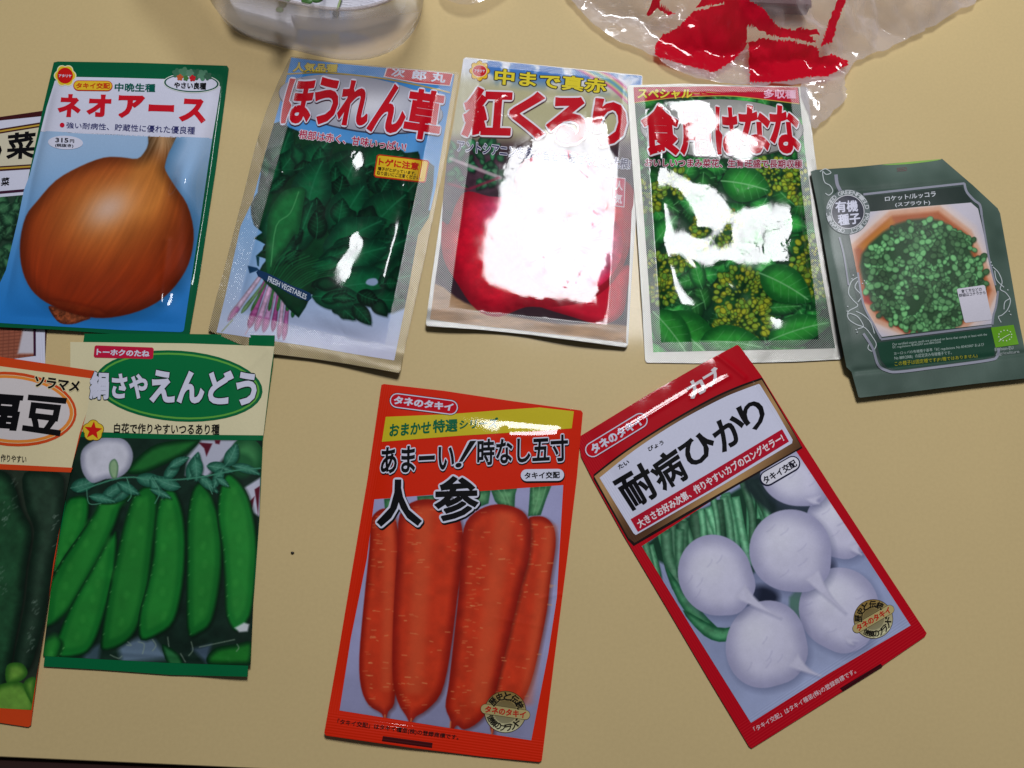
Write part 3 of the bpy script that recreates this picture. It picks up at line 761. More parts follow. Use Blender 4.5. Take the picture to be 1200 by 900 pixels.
    lf, lf2 = rgb(26, 84, 66), rgb(62, 128, 104)
    for i, (x, y, an, ln, wd) in enumerate(((300, 735, -.3, 120, 60), (560, 745, 2.8, 150, 60), (430, 790, -.6, 150, 50), (580, 690, .1, 130, 60), (640, 690, 1.0, 110, 40), (700, 700, -.9, 120, 50), (770, 730, 3.5, 130, 55), (800, 700, -1.2, 130, 60), (840, 680, .7, 120, 44), (830, 600, 1.5, 110, 60), (880, 640, .2, 120, 50), (960, 640, -1.1, 110, 60),
                                              (990, 640, .3, 130, 40), (950, 650, 2.0, 100, 45), (720, 650, -.5, 100, 40), (380, 770, .2, 120, 40), (500, 710, .5, 110, 44), (640, 740, .4, 100, 30), (920, 690, .6, 70, 30))):
        cv.leaf(np.array(F1(x, y))[0], an, ln / 3.64, wd / 3.64, lf, lf2, rgb(110, 170, 146), R.uniform(-.5, .5), i)
    cv.stroke(smooth(F1(330, 750, 520, 690, 700, 700, 840, 690, 1000, 660, 1110, 650), 4, False), 1.6, rgb(70, 140, 112))
    for a in ((540, 690, 560, 760, 545, 790), (650, 690, 680, 750, 660, 800), (880, 700, 905, 760), (370, 740, 380, 800, 430, 800)):
        cv.stroke(smooth(F1(*a), 4, False), 1.0, rgb(84, 150, 122))
    fl = smooth(F1(345, 590, 378, 545, 450, 518, 530, 528, 566, 585, 552, 650, 505, 690, 450, 696, 392, 712, 352, 665), 4)
    cv.body(fl, rgb(150, 152, 172), rgb(212, 212, 226), 9, grain=.06, gs=10)
    cv.body(smooth(F1(468, 625, 490, 610, 505, 640, 498, 690, 478, 692, 465, 660), 3), rgb(90, 130, 96), rgb(150, 184, 140), 3)
    for a in ((470, 645, 505, 660, 520, 650), (545, 590, 560, 605, 540, 603), (590, 590, 615, 600, 608, 640), (650, 580, 665, 605, 650, 628), (715, 570, 720, 610), (815, 590, 822, 625, 805, 648), (770, 640, 790, 675), (1010, 600, 1018, 615, 1008, 630), (850, 612, 1000, 580)):
        cv.stroke(smooth(F2(*a), 4, False), 1.1, rgb(150, 170, 150), 1.2, .7)
    p.picture('pea_pod_picture', cv, 1)
    sc = np.array(F1(398, 490))[0]
    sb = p.shape('star_badge', [(flower(sc, 13, 5, .16, rot=.3), rgb(120, 90, 20)), (flower(sc, 12.2, 5, .16, rot=.3), rgb(232, 196, 50))], 3)
    p.shape('star', [(star(sc, 11, .1), rgb(214, 30, 24))], 4, parent=sb)


snow_pea()


def broad_bean():
    O, CR = rgb(214, 70, 24), rgb(226, 212, 168)
    out = PX(-108, 402, 0, 418, 60, 427, 114, 435, 106, 466, 97, 500, 82, 553, 74, 593, 68, 632, 56, 708, 46, 770, 36, 850, 33, 852, 0, 847, -90, 833, -185, 818)
    p = Packet('broad bean packet with orange bands and dark green pods, cut off by the left edge', [(-108, 402), (114, 435), (36, 851), (-187, 818)], out, FILM, O, base=lambda a, b: .0030 + 0 * a - .0018 * sst(.75, 1, b), H=.0022, power=5, inner=(.02, .98, .03, .97),
               waves=((.06, .0001, 4), (.12, .0002, 2)), seed=4)
    p.shape('cream_panel', [(cat(F1(-380, 155, 0, 215, 408, 270, 380, 380, 340, 500, 305, 650), F1(0, 634, -420, 585)), CR)], 1)
    oc = np.array(F1(48, 398))[0]
    p.shape('title_oval', [(ellipse(oc, 77, 43.5, 5), rgb(212, 74, 26)), (ellipse(oc, 74, 40, 5), CR), (ellipse(oc, 73, 39.4, 5), rgb(232, 140, 54)), (ellipse(oc, 69, 36, 5), rgb(214, 206, 206))], 2)
    p.words('kind_lettering', [('ソラマメ', F1(152, 256, 345, 280, 335, 328, 146, 303))], 3.5, BLACK, .04, ol=((.1, CR),))
    p.words('title_lettering', [('豆', F1(118, 336, 292, 352, 256, 514, 94, 490)), ('福', F1(-108, 318, 104, 334, 72, 492, -138, 478))], 3.5, BLACK, .035)
    p.words('slogan_lettering', [('作りやすい', F1(5, 590, 115, 597, 112, 629, 3, 622))], 2.5, rgb(40, 32, 26), .02)
    p.shape('orange_line', [(F1(-430, 575, 0, 632, 310, 648, 302, 668, 0, 655, -440, 600), O)], 2)
    poly = cat(F1(-440, 600, 0, 654, 301, 667), F1(275, 800), F2(228, 250, 205, 430, 170, 650, 134, 880), F2(0, 872, -640, 780))
    cv = Canvas(poly, lambda X, Y: rgb(40, 52, 40) * (1 + .5 * fbm(X, Y, 12)[..., None]))
    for i, q in enumerate((F2(-200, -100, -60, -140, 40, -120, 95, 30, 135, 120, 112, 280, 98, 420, 66, 580, 40, 720, -10, 830, -200, 700), F2(105, -130, 250, -130, 272, -50, 255, 120, 215, 300, 190, 480, 150, 640, 110, 720, 60, 680, 80, 560, 108, 420, 122, 280, 146, 120, 110, 10))):
        q = smooth(q, 4); cv.fill(q + [2, 1], rgb(6, 14, 8), 6, .8); cv.body(q, rgb(12, 34, 22), rgb(34, 78, 48) if i == 0 else rgb(40, 64, 48), 13, grain=.2, gs=8, seed=i)
    for x, y, w_ in ((25, 30, 1.0), (235, 120, 1.1), (10, 330, .8), (150, 480, .8), (125, 600, .9), (60, -40, .6)):
        for k_ in range(14):
            a = np.array(F2(x + R.uniform(-16, 16), y + R.uniform(-70, 70)))[0]; cv.stroke([a, a + [R.uniform(1, 3), R.uniform(-3, -1)]], .9, rgb(142, 158, 146), 1.2, .45 * w_)
    for q in (F2(30, 690, 90, 680, 118, 720, 90, 755, 30, 765), F2(-90, 850, -20, 780, 80, 760, 130, 800, 150, 850, 120, 900, -60, 900), F2(100, 770, 150, 740, 152, 820, 140, 860)):
        cv.body(smooth(q, 4), rgb(48, 104, 30), rgb(112, 164, 62), 9, grain=.1)
    p.picture('bean_pod_picture', cv, 1)


broad_bean()

# swellings of the three filled foil pouches: (across, down, height, width)
SPINACH_DENTS = ((0.877, 0.863, -0.000667, 0.065), (0.373, 0.476, -0.001584, 0.094), (0.623, 0.376, -0.001395, 0.066), (0.414, 0.579, -0.001600, 0.145), (0.238, 0.739, -0.001570, 0.160), (0.720, 0.637, -0.001337, 0.081), (0.843, 0.635, 0.001600, 0.088), (0.875, 0.762, 0.001568, 0.136), (0.863, 0.429, 0.001600, 0.148), (0.860, 0.472, 0.001600, 0.158), (0.564, 0.529, -0.001594, 0.108), (0.693, 0.803, -0.000672, 0.140), (0.625, 0.392, -0.001249, 0.151), (0.488, 0.555, -0.001600, 0.120), (0.873, 0.452, 0.001600, 0.063), (0.830, 0.716, 0.001600, 0.095), (0.398, 0.675, -0.001447, 0.127), (0.723, 0.640, -0.000376, 0.124), (0.446, 0.436, -0.001595, 0.069), (0.498, 0.059, -0.001523, 0.156), (0.208, 0.265, -0.001597, 0.160), (0.809, 0.097, -0.001600, 0.147), (0.129, 0.576, -0.001600, 0.160), (0.578, 0.714, 0.001228, 0.148), (0.486, 0.245, -0.000643, 0.110), (0.275, 0.221, -0.001600, 0.154), (0.688, 0.096, -0.001600, 0.150), (0.516, 0.883, -0.001401, 0.098), (0.550, 0.664, -0.001348, 0.061), (0.713, 0.617, -0.001600, 0.141), (0.720, 0.694, -0.001073, 0.133), (0.449, 0.368, 0.000531, 0.128), (0.246, 0.647, -0.001600, 0.160), (0.539, 0.511, -0.000867, 0.115), (0.175, 0.490, -0.001600, 0.159), (0.867, 0.365, 0.001600, 0.157), (0.432, 0.286, -0.001600, 0.090), (0.482, 0.724, -0.001516, 0.105), (0.684, 0.738, -0.001564, 0.101), (0.301, 0.507, -0.001414, 0.130))
RAPE_DENTS = ((0.061, 0.485, 0.001700, 0.105), (0.147, 0.381, -0.000956, 0.070), (0.695, 0.228, 0.000281, 0.096), (0.284, 0.830, 0.001131, 0.069), (0.330, 0.586, 0.000392, 0.134), (0.439, 0.735, -0.001722, 0.057), (0.787, 0.658, 0.001800, 0.200), (0.163, 0.612, -0.001046, 0.149), (0.445, 0.039, 0.001800, 0.077), (0.415, 0.015, 0.001650, 0.072), (0.479, 0.479, 0.000750, 0.072), (0.859, 0.690, 0.001777, 0.151), (0.299, 0.461, -0.000757, 0.110), (0.203, 0.891, 0.001800, 0.190), (0.496, 0.139, 0.000892, 0.060), (0.082, 0.589, 0.001578, 0.046), (0.320, 0.694, -0.000448, 0.200), (0.588, 0.589, -0.000864, 0.176), (0.724, 0.263, 0.000632, 0.062), (0.507, 0.200, -0.000541, 0.084), (0.539, 0.628, -0.000396, 0.168), (0.877, 0.509, 0.001752, 0.083), (0.229, 0.115, -0.001800, 0.190), (0.702, 0.676, 0.000722, 0.163), (0.343, 0.269, -0.001131, 0.102), (0.508, 0.678, 0.000467, 0.074), (0.498, 0.338, -0.001372, 0.167), (0.669, 0.844, -0.001798, 0.114), (0.352, 0.485, -0.000989, 0.134), (0.853, 0.571, 0.001664, 0.080), (0.692, 0.702, 0.001096, 0.180), (0.413, 0.415, 0.001733, 0.103), (0.539, 0.359, 0.001111, 0.067), (0.467, 0.462, -0.000503, 0.182), (0.069, 0.182, 0.001800, 0.120), (0.503, 0.257, -0.000859, 0.140), (0.264, 0.161, -0.001800, 0.146), (0.309, 0.545, -0.000826, 0.055), (0.545, 0.855, -0.001800, 0.200), (0.226, 0.412, -0.000511, 0.056), (0.726, 0.415, 0.000907, 0.184), (0.169, 0.833, 0.000957, 0.114), (0.576, 0.107, -0.001163, 0.098), (0.318, 0.282, -0.001277, 0.079), (0.697, 0.499, 0.001155, 0.164), (0.189, 0.330, -0.000985, 0.200), (0.371, 0.492, 0.000277, 0.060), (0.523, 0.683, 0.000565, 0.134), (0.595, 0.573, 0.000769, 0.185), (0.352, 0.571, 0.000460, 0.129), (0.364, 0.041, 0.001797, 0.045), (0.601, 0.379, -0.001448, 0.110), (0.296, 0.031, 0.001767, 0.070), (0.802, 0.311, -0.001800, 0.118), (0.520, 0.263, -0.000858, 0.130), (0.138, 0.280, 0.001800, 0.054), (0.141, 0.700, 0.001234, 0.079), (0.656, 0.211, 0.000472, 0.119), (0.521, 0.778, -0.001756, 0.069), (0.706, 0.306, -0.001288, 0.074), (0.649, 0.846, -0.001697, 0.099), (0.846, 0.473, 0.001800, 0.115), (0.924, 0.509, 0.001754, 0.146), (0.706, 0.090, -0.001800, 0.200))
RADISH_DENTS = ((0.326, 0.366, 0.000700, 0.084), (0.166, 0.555, -0.000700, 0.083), (0.641, 0.247, 0.000700, 0.143), (0.451, 0.313, 0.000700, 0.149), (0.298, 0.504, 0.000670, 0.106), (0.806, 0.344, -0.000631, 0.151), (0.816, 0.577, -0.000700, 0.300), (0.246, 0.739, 0.000699, 0.207), (0.865, 0.234, 0.000700, 0.109), (0.701, 0.537, -0.000700, 0.300), (0.423, 0.774, -0.000700, 0.133), (0.741, 0.963, 0.000700, 0.300), (0.306, 0.403, 0.000688, 0.166), (0.292, 0.315, 0.000638, 0.175), (0.674, 0.542, 0.000545, 0.165), (0.658, 0.541, -0.000700, 0.300), (0.302, 0.862, 0.000696, 0.300), (0.606, 0.768, -0.000700, 0.206))
#@@END
# ================================================================== three foil packets
def leaf_bg(cv, box, n, edge, mid, vein, ln, wd, ang, seed, lobes=0, jit=.6, order=None):
    r = random.Random(seed)
    for i in range(n):
        t = i / n; x = box[0] + (box[2] - box[0]) * r.random(); y = box[1] + (box[3] - box[1]) * r.random()
        g = r.uniform(.65, 1.3); cv.leaf((x, y), ang + r.uniform(-jit, jit), r.uniform(.7, 1.2) * ln, r.uniform(.7, 1.2) * wd, edge * g, mid * g, vein, r.uniform(-.6, .6), seed * 50 + i, lobes)


RED = rgb(198, 4, 28)


def spinach():
    out = PX(340, 67, 343, 66, 405, 74, 470, 79, 536, 85, 538, 88, 530, 135, 519, 200, 506, 262, 493, 325, 481, 378, 469, 434, 467, 437, 440, 432, 405, 426, 365, 420, 322, 415, 280, 403, 244, 387, 253, 350, 262, 318, 281, 244, 282, 241, 300, 168, 312, 130, 326, 96)
    inn = (.12, .91, .05, .93)
    def ink(a, b):
        return np.broadcast_to(rgb(132, 112, 56), (len(a), 3)), np.ones(len(a))
    p = Packet('spinach seed packet with gold edge, dark green leaves and pink roots on blue', [(338, 66), (537, 85), (467, 437), (244, 387)], out, FOIL, ink, base=lambda a, b: .0012 + .0014 * (1 - b) * b * 4 * .6 + .0010 * sst(.7, 1, b) * (1 - a) + .0030 * sst(.93, 1, b) * a * (1 + .4 * np.sin(8 * a)), H=.0036, power=10, inner=inn,
               waves=((.016, .000015, 6), (.045, .00005, 4)), creases=((.05, .43, .16, .45, .0005, .01), (.55, .88, .85, .93, .0004, .03)), dents=SPINACH_DENTS, emboss=seal_dots(inn), seed=12)
    pan = cat(B1(406, 30, 620, 58, 860, 80, 1170, 108, 1155, 200, 1120, 400, 1080, 650, 1050, 780), B2(1000, 200, 950, 480, 888, 790, 700, 760, 500, 725, 330, 700, 55, 658, 98, 480, 168, 160), B1(225, 700, 285, 470, 330, 320, 372, 170))
    def bg(X, Y):
        t = np.clip((Y - 70) / 350, 0, 1)[..., None]
        return np.where(t < .5, rgb(48, 128, 202) * (1 - 2 * t) + rgb(110, 168, 222) * 2 * t, rgb(110, 168, 222) * (2 - 2 * t) + rgb(202, 202, 228) * (2 * t - 1)) * (1 + .04 * fbm(X, Y, 30)[..., None])
    cv = Canvas(pan, bg)
    e, m, v = rgb(4, 46, 30), rgb(12, 92, 54), rgb(34, 118, 78)
    # stems and pink roots of the bunch
    for i, (x0, y0, x1, y1, c, w_) in enumerate(((262, 395, 108, 605, rgb(206, 180, 206), 30), (300, 400, 170, 570, rgb(120, 160, 110), 20), (285, 420, 205, 640, rgb(176, 90, 150), 34), (310, 430, 238, 652, rgb(214, 170, 206), 32), (330, 440, 275, 658, rgb(200, 150, 196), 34), (350, 455, 318, 655, rgb(178, 84, 150), 26),
                                                (372, 465, 345, 690, rgb(212, 176, 206), 24), (395, 470, 370, 695, rgb(190, 110, 170), 26), (300, 400, 215, 560, rgb(84, 140, 80), 14), (330, 420, 300, 560, rgb(60, 130, 64), 16), (360, 440, 340, 560, rgb(70, 140, 74), 16), (400, 470, 385, 560, rgb(44, 120, 60), 18), (430, 480, 410, 590, rgb(30, 100, 50), 20), (455, 490, 435, 560, rgb(40, 110, 56), 16))):
        a, b = B2(x0, y0, x1, y1); n_ = np.array([-(b - a)[1], (b - a)[0]]); n_ = n_ / np.linalg.norm(n_)
        w0 = w_ / 8
        q = np.array([a - n_ * w0 * .6, a + (b - a) * .5 - n_ * w0 * .8, a + (b - a) * .85 - n_ * w0, b, a + (b - a) * .85 + n_ * w0, a + (b - a) * .5 + n_ * w0 * .8, a + n_ * w0 * .6])
        cv.body(smooth(q, 3), c * .72, c * 1.05, 3, grain=.2, gs=3, seed=i)
        if w_ > 23: cv.body(smooth(np.array([a + (b - a) * .72 - n_ * w0 * .8, b, a + (b - a) * .72 + n_ * w0 * .8]), 3), rgb(130, 44, 104), rgb(180, 92, 150), 2.5, soft=3, alpha=.75)
    cv.stroke(B2(130, 600, 80, 655), 1.6, rgb(150, 160, 130)); cv.stroke(B2(205, 640, 190, 668), 1.4, rgb(200, 170, 190))
    # mass of leaves
    mass = smooth(cat(B1(320, 340, 400, 360, 520, 400, 720, 440, 900, 480, 1000, 470, 1010, 510, 1075, 540, 1050, 740), B2(1000, 200, 945, 495, 890, 520, 830, 540, 800, 480, 740, 490, 700, 522, 640, 505, 560, 515, 500, 480, 440, 590, 330, 470, 250, 380, 292, 315, 240, 300, 290, 250, 230, 218, 270, 190, 230, 155, 215, 60, 250, 0), B1(250, 640)), 2)
    cv.body(mass, rgb(4, 40, 26), rgb(8, 58, 32), 6, grain=.3, gs=14)
    for (x, y, an, ln, wd, g, bd) in ((340, 640, -1.35, 290, 160, .95, .4), (300, 620, -.9, 240, 130, .8, -.3), (470, 600, -1.0, 240, 160, .9, .5), (560, 640, -.75, 250, 170, .8, .3), (700, 560, -.3, 260, 180, .8, .3), (800, 640, -.5, 260, 200, .9, -.4), (640, 700, -1.2, 260, 190, .85, .4), (880, 760, -.9, 230, 170, .75, .3),
                                      (480, 780, -1.3, 300, 190, 1.0, .5), (620, 880, -1.1, 300, 200, .95, .4), (760, 860, -.8, 280, 210, .85, .3), (900, 900, -.7, 230, 160, .8, .2), (560, 960, -.55, 340, 200, 1.0, .35), (430, 940, -1.25, 260, 160, .9, .2), (700, 1020, -.5, 320, 170, .9, .3), (520, 1040, -.35, 380, 170, .95, .3),
                                      (800, 1100, -.55, 300, 160, .75, -.2), (560, 1120, -.12, 380, 170, .95, .2), (500, 1150, .1, 260, 120, 1.0, .3), (720, 1150, .05, 300, 130, .8, -.3), (860, 1080, -.2, 200, 150, .7, .3), (300, 900, -1.2, 220, 120, 1.0, .2), (320, 1000, -1.0, 180, 90, .85, -.3)):
        q = np.array(B1(x, y))[0]; cv.leaf(q, an, ln / 4, wd / 4, e * g * 1.2, m * g * 1.1, v, bd, int(x + y), lobes=2 if (x + y) % 3 else 0)
        for k_ in range(3):
            o_ = np.array([R.uniform(-14, 24), R.uniform(-18, 16)]); g2 = g * R.uniform(.6, 1.15); cv.leaf(q + o_, an + R.uniform(-.9, .9), ln / 4 * R.uniform(.35, .6), wd / 4 * R.uniform(.4, .65), e * g2, m * g2, v if k_ else None, R.uniform(-.7, .7), int(x * 3 + y + k_), lobes=R.choice((0, 2, 3)))
    big = smooth(cat(B1(330, 700, 380, 650, 465, 640, 462, 720, 440, 850), B2(420, 200, 380, 260, 330, 330, 300, 390, 285, 320, 290, 200, 300, 100)), 3)
    cv.fill(big + [1.5, 2], rgb(4, 26, 16), 4, .6); cv.body(big, rgb(12, 76, 40), rgb(26, 112, 56), 9, grain=.14, gs=7); cv.stroke(smooth(cat(B1(440, 660, 400, 760), B2(335, 160, 310, 350)), 4, False), 1.2, rgb(70, 150, 90))
    for i in range(16):
        cv.stroke(smooth(B2(300 + i * 9, 385 + i * 5, 330 + i * 14, 310 + i * 6, 380 + i * 22, 260 + i * 8), 3, False), 1.4, rgb(26, 98, 52) * R.uniform(.7, 1.25), 1, .6)
    cv.fill(smooth(B2(756, 430, 765, 410, 800, 405, 812, 425, 790, 440), 3), rgb(150, 170, 205), 1.5)
    cv.fill(B2(200, 345, 245, 355, 262, 372, 250, 368, 210, 382), rgb(20, 60, 96), 1); cv.fill(B2(240, 300, 256, 305, 254, 350, 246, 345), rgb(14, 60, 70), 1)
    p.picture('spinach_picture', cv, 1)
    p.shape('tape', [(smooth(B2(252, 366, 330, 398, 410, 440, 495, 475, 486, 512, 400, 480, 330, 436, 250, 396), 2), rgb(16, 52, 92))], 2)
    p.words('tape_lettering', [('FRESH VEGETABLES', B2(300, 394, 480, 482, 474, 506, 294, 420))], 3, rgb(206, 214, 226), .02)
    gl = rgb(150, 132, 64)
    p.shape('gold_line', [(ribbon(smooth(B1(385, 108, 560, 102, 800, 124, 1000, 160, 1150, 195), 5, False), 1.8), gl)], 2.2, metal=.7)
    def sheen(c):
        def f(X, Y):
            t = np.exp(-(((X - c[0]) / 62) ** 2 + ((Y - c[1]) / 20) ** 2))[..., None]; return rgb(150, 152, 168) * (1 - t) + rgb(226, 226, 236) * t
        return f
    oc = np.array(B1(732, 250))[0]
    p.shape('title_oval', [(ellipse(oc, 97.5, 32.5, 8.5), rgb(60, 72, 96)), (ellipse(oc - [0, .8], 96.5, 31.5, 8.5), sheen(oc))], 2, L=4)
    p.words('grade_lettering', [('人気品種', B1(418, 52, 625, 62, 620, 100, 412, 98))], 2.5, rgb(196, 172, 40), .04, ol=((.075, rgb(40, 44, 30)),))
    rb = p.shape('variety_badge', [(B1(852, 78, 1000, 88, 1165, 106, 1150, 165, 990, 150, 838, 122), rgb(228, 214, 214)), (B1(857, 81, 1000, 92, 1161, 109, 1147, 161, 990, 146, 844, 119), rgb(196, 20, 40))], 2.5)
    p.words('badge_lettering', [('次', B1(878, 80, 942, 86, 934, 124, 872, 120)), ('郎', B1(975, 90, 1042, 96, 1036, 140, 968, 132)), ('丸', B1(1068, 96, 1132, 104, 1126, 152, 1060, 144))], 4, WHITE, .035, parent=rb)
    p.words('title_lettering', [('ほ', B1(392, 130, 532, 130, 485, 348, 350, 340)), ('う', B1(528, 122, 645, 130, 610, 350, 500, 342)), ('れ', B1(655, 135, 790, 145, 757, 362, 610, 344)), ('ん', B1(835, 150, 965, 165, 928, 392, 755, 376)), ('草', B1(965, 172, 1128, 195, 1094, 428, 922, 402))], 3.2, RED, .040,
            ol=((.082, rgb(70, 30, 44), (.010, -.016)), (.074, WHITE)))
    p.words('slogan_lettering', [('根部は赤く、甘味いっぱい!', B1(445, 368, 948, 430, 940, 472, 440, 410))], 3.2, rgb(176, 24, 70), .02, ol=((.075, rgb(226, 216, 226)),))
    cb = p.shape('caution_badge', [(B1(806, 490, 818, 484, 1046, 512, 1052, 520, 1036, 612, 1026, 618, 800, 592, 792, 582), rgb(196, 50, 24)), (B1(812, 494, 820, 490, 1040, 517, 1046, 523, 1030, 608, 1022, 612, 805, 586, 798, 580), rgb(232, 190, 40))], 2.4)
    p.words('badge_lettering', [('トゲに注意', B1(818, 500, 1006, 525, 1001, 560, 814, 536))], 4, rgb(206, 40, 24), .035, parent=cb)
    p.words('badge_small_lettering', [('種子がとがっています。', B1(812, 542, 992, 566, 988, 582, 810, 559)), ('取り扱いにご注意ください。', B1(808, 562, 1016, 587, 1012, 605, 806, 580))], 4, rgb(50, 36, 20), .015, n=4, parent=cb)


spinach()


def sun_logo(p, c, s_=1.0, layer=2.6):
    lg = p.shape('maker_logo', [(flower(c, 12.6 * s_, 8, .2), rgb(120, 60, 20)), (flower(c, 11.6 * s_, 8, .2), rgb(236, 190, 40)), (ellipse(c, 8.6 * s_, 7.2 * s_), rgb(236, 220, 200)), (ellipse(c, 8.0 * s_, 6.6 * s_), rgb(206, 24, 30))], layer)
    d = 6.2 * s_; p.words('logo_lettering', [('アタリヤ', [c + [-d, -1.9], c + [d, -1.5], c + [d, 2.2], c + [-d, 1.8]])], layer + 1.4, WHITE, .03, parent=lg)


def radish():
    out = PX(543, 69, 546, 67, 600, 73, 680, 81, 751, 88, 753, 90, 750, 160, 745, 260, 740, 330, 736, 404, 733, 407, 690, 401, 620, 392, 560, 386, 501, 382, 499, 379, 506, 325, 516, 255, 529, 170, 537, 110)
    inn = (.105, .895, .03, .935)
    p = Packet('red radish seed packet with silver edge and a large white glare over its middle', [(543, 67), (754, 88), (735, 407), (498, 381)], out, FOIL, lambda a, b: (np.broadcast_to(rgb(160, 158, 153), (len(a), 3)), np.ones(len(a))), base=lambda a, b: .0013 + .0001 * a + .0022 * sst(.935, 1, b) * (1 + .5 * np.sin(9 * a + 1)), H=.0013, power=8, inner=inn,
               waves=((.008, .000005, 6), (.018, .000008, 5)), creases=(), dents=RADISH_DENTS, emboss=seal_dots(inn), seed=21)
    pan = cat(C1(236, 42, 240, 38, 600, 72, 900, 104, 1165, 130, 1155, 300, 1130, 600, 1120, 800), C2(1112, 100, 1100, 400, 1082, 786, 800, 752, 500, 716, 250, 690, 62, 664, 92, 440, 120, 240), C1(130, 760, 150, 560, 180, 400, 212, 200))
    def bg(X, Y):
        t = sst(78, 104, Y - (X - 545) * .09)[..., None]; sky = rgb(66, 122, 196) + 0 * t
        cl = sst(.02, .2, fbm(X, Y, 18, 3, 5) + .30 * np.exp(-((X - 555) / 22) ** 2) + .18 * np.exp(-((X - 690) / 26) ** 2))[..., None]; sky = sky * (1 - cl) + rgb(226, 228, 238) * cl
        c = sky * (1 - t) + rgb(188, 182, 142) * t
        u = sst(150, 178, Y)[..., None]; return c * (1 - u) + rgb(64, 44, 54) * u * (1 + .5 * fbm(X, Y, 10)[..., None]) + 0 * u
    cv = Canvas(pan, bg)
    for i, (w0, c) in enumerate(((30, rgb(200, 60, 130)), (24, rgb(226, 120, 160)), (18, rgb(240, 226, 150)), (11, rgb(120, 190, 130)), (6, rgb(90, 150, 210)))):
        cv.stroke(smooth(C1(820, 60, 930, 120, 1020, 170, 1130, 270), 5, False), w0 / 2.2, c, 2.5, .8)
    wd = rgb(178, 140, 104)
    cv.fill(cat(C1(150, 520, 260, 520, 440, 560, 440, 700, 300, 780, 130, 800)), lambda X, Y, d: rgb(70, 46, 58) * (1 + .6 * fbm(X, Y, 8)[..., None]), 4)
    for i in range(46):
        q = np.array(C1(R.uniform(150, 420), R.uniform(480, 700)))[0]; g = R.uniform(.6, 1.2)
        cv.leaf(q, R.uniform(0, 6.3), R.uniform(8, 18), R.uniform(5, 11), rgb(22, 74, 50) * g, rgb(60, 130, 84) * g, None, 0, i)
    cv.stroke(C1(170, 560, 300, 610, 430, 660), 4, rgb(206, 180, 190), 2, .8); cv.stroke(C1(160, 690, 260, 720, 420, 660), 3, rgb(140, 30, 60), 2, .8)
    cv.fill(C2(40, 460, 300, 560, 600, 640, 1110, 700, 1100, 800, 40, 720), lambda X, Y, d: wd * (1 + .35 * fbm(X, Y * 5, 20)[..., None]), 3)
    cv.fill(smooth(C2(40, 380, 160, 520, 300, 600, 560, 660, 800, 690, 1000, 660, 1100, 560, 1100, 300, 40, 300), 3), rgb(56, 34, 44), 3)
    cv.body(smooth(C2(560, 560, 640, 600, 800, 650, 950, 690, 1060, 640, 1090, 500, 1090, 380, 800, 500), 4), rgb(150, 8, 34), rgb(212, 20, 50), 10)
    cv.body(smooth(cat(C1(160, 900, 200, 790, 260, 730, 420, 760, 700, 700, 1000, 660, 1120, 720), C2(1120, 200, 1050, 420, 900, 560, 700, 600, 560, 600, 420, 650, 300, 610, 200, 470, 130, 340, 120, 160)), 4), rgb(150, 6, 30), rgb(216, 14, 44), 24, hl=(590, 250), hl_c=rgb(226, 80, 130), hl_r=26, grain=.12)
    cv.body(ellipse((668, 285), 62, 60, 10), rgb(200, 30, 70), rgb(226, 130, 160), 16, grain=.3, gs=8); cv.body(ellipse((655, 215), 52, 40, 5), rgb(196, 30, 64), rgb(232, 170, 186), 12, grain=.3, gs=9)
    for i in range(70):
        an = R.uniform(0, 6.3); r0, r1 = R.uniform(8, 30), R.uniform(34, 54); cv.stroke([(668 + r0 * math.cos(an), 285 + r0 * math.sin(an)), (668 + r1 * math.cos(an), 285 + r1 * math.sin(an))], 1, rgb(206, 40, 84), 1.2, .5)
    p.picture('radish_picture', cv, 1)
    sun_logo(p, np.array(C1(320, 104))[0], 1.0)
    p.words('slogan_top_lettering', [('中まで真赤', C1(402, 90, 985, 148, 978, 222, 396, 172))], 2.6, rgb(226, 206, 50), .03, ol=((.075, rgb(36, 32, 34)),))
    p.words('title_lettering', [('紅', C1(250, 186, 498, 196, 480, 452, 226, 446)), ('く', C1(480, 208, 665, 220, 652, 458, 468, 446)), ('る', C1(684, 236, 892, 244, 872, 492, 660, 482)), ('り', C1(912, 244, 1090, 258, 1082, 505, 900, 494))], 2.6, RED, .040, ol=((.082, rgb(90, 60, 60), (.010, -.016)), (.074, rgb(232, 226, 232))))
    p.words('slogan_lettering', [('アントシアニンを多く含む色あざやかな大根!', C1(206, 460, 1108, 562, 1102, 618, 202, 524))], 2.6, rgb(36, 32, 84),   .02, ol=((.075, rgb(222, 222, 236)),), n=6)
    fr = p.shape('variety_badge', [(C1(1020, 655, 1080, 662, 1074, 815, 1012, 808), rgb(226, 206, 214)), (C1(1024, 660, 1076, 667, 1070, 810, 1017, 803), rgb(196, 40, 80))], 2.4)
    p.words('badge_lettering', [('人', C1(1030, 674, 1068, 678, 1064, 728, 1026, 724)), ('気', C1(1026, 742, 1064, 746, 1060, 798, 1022, 794))], 3.6, rgb(236, 216, 224), .03, parent=fr)


radish()


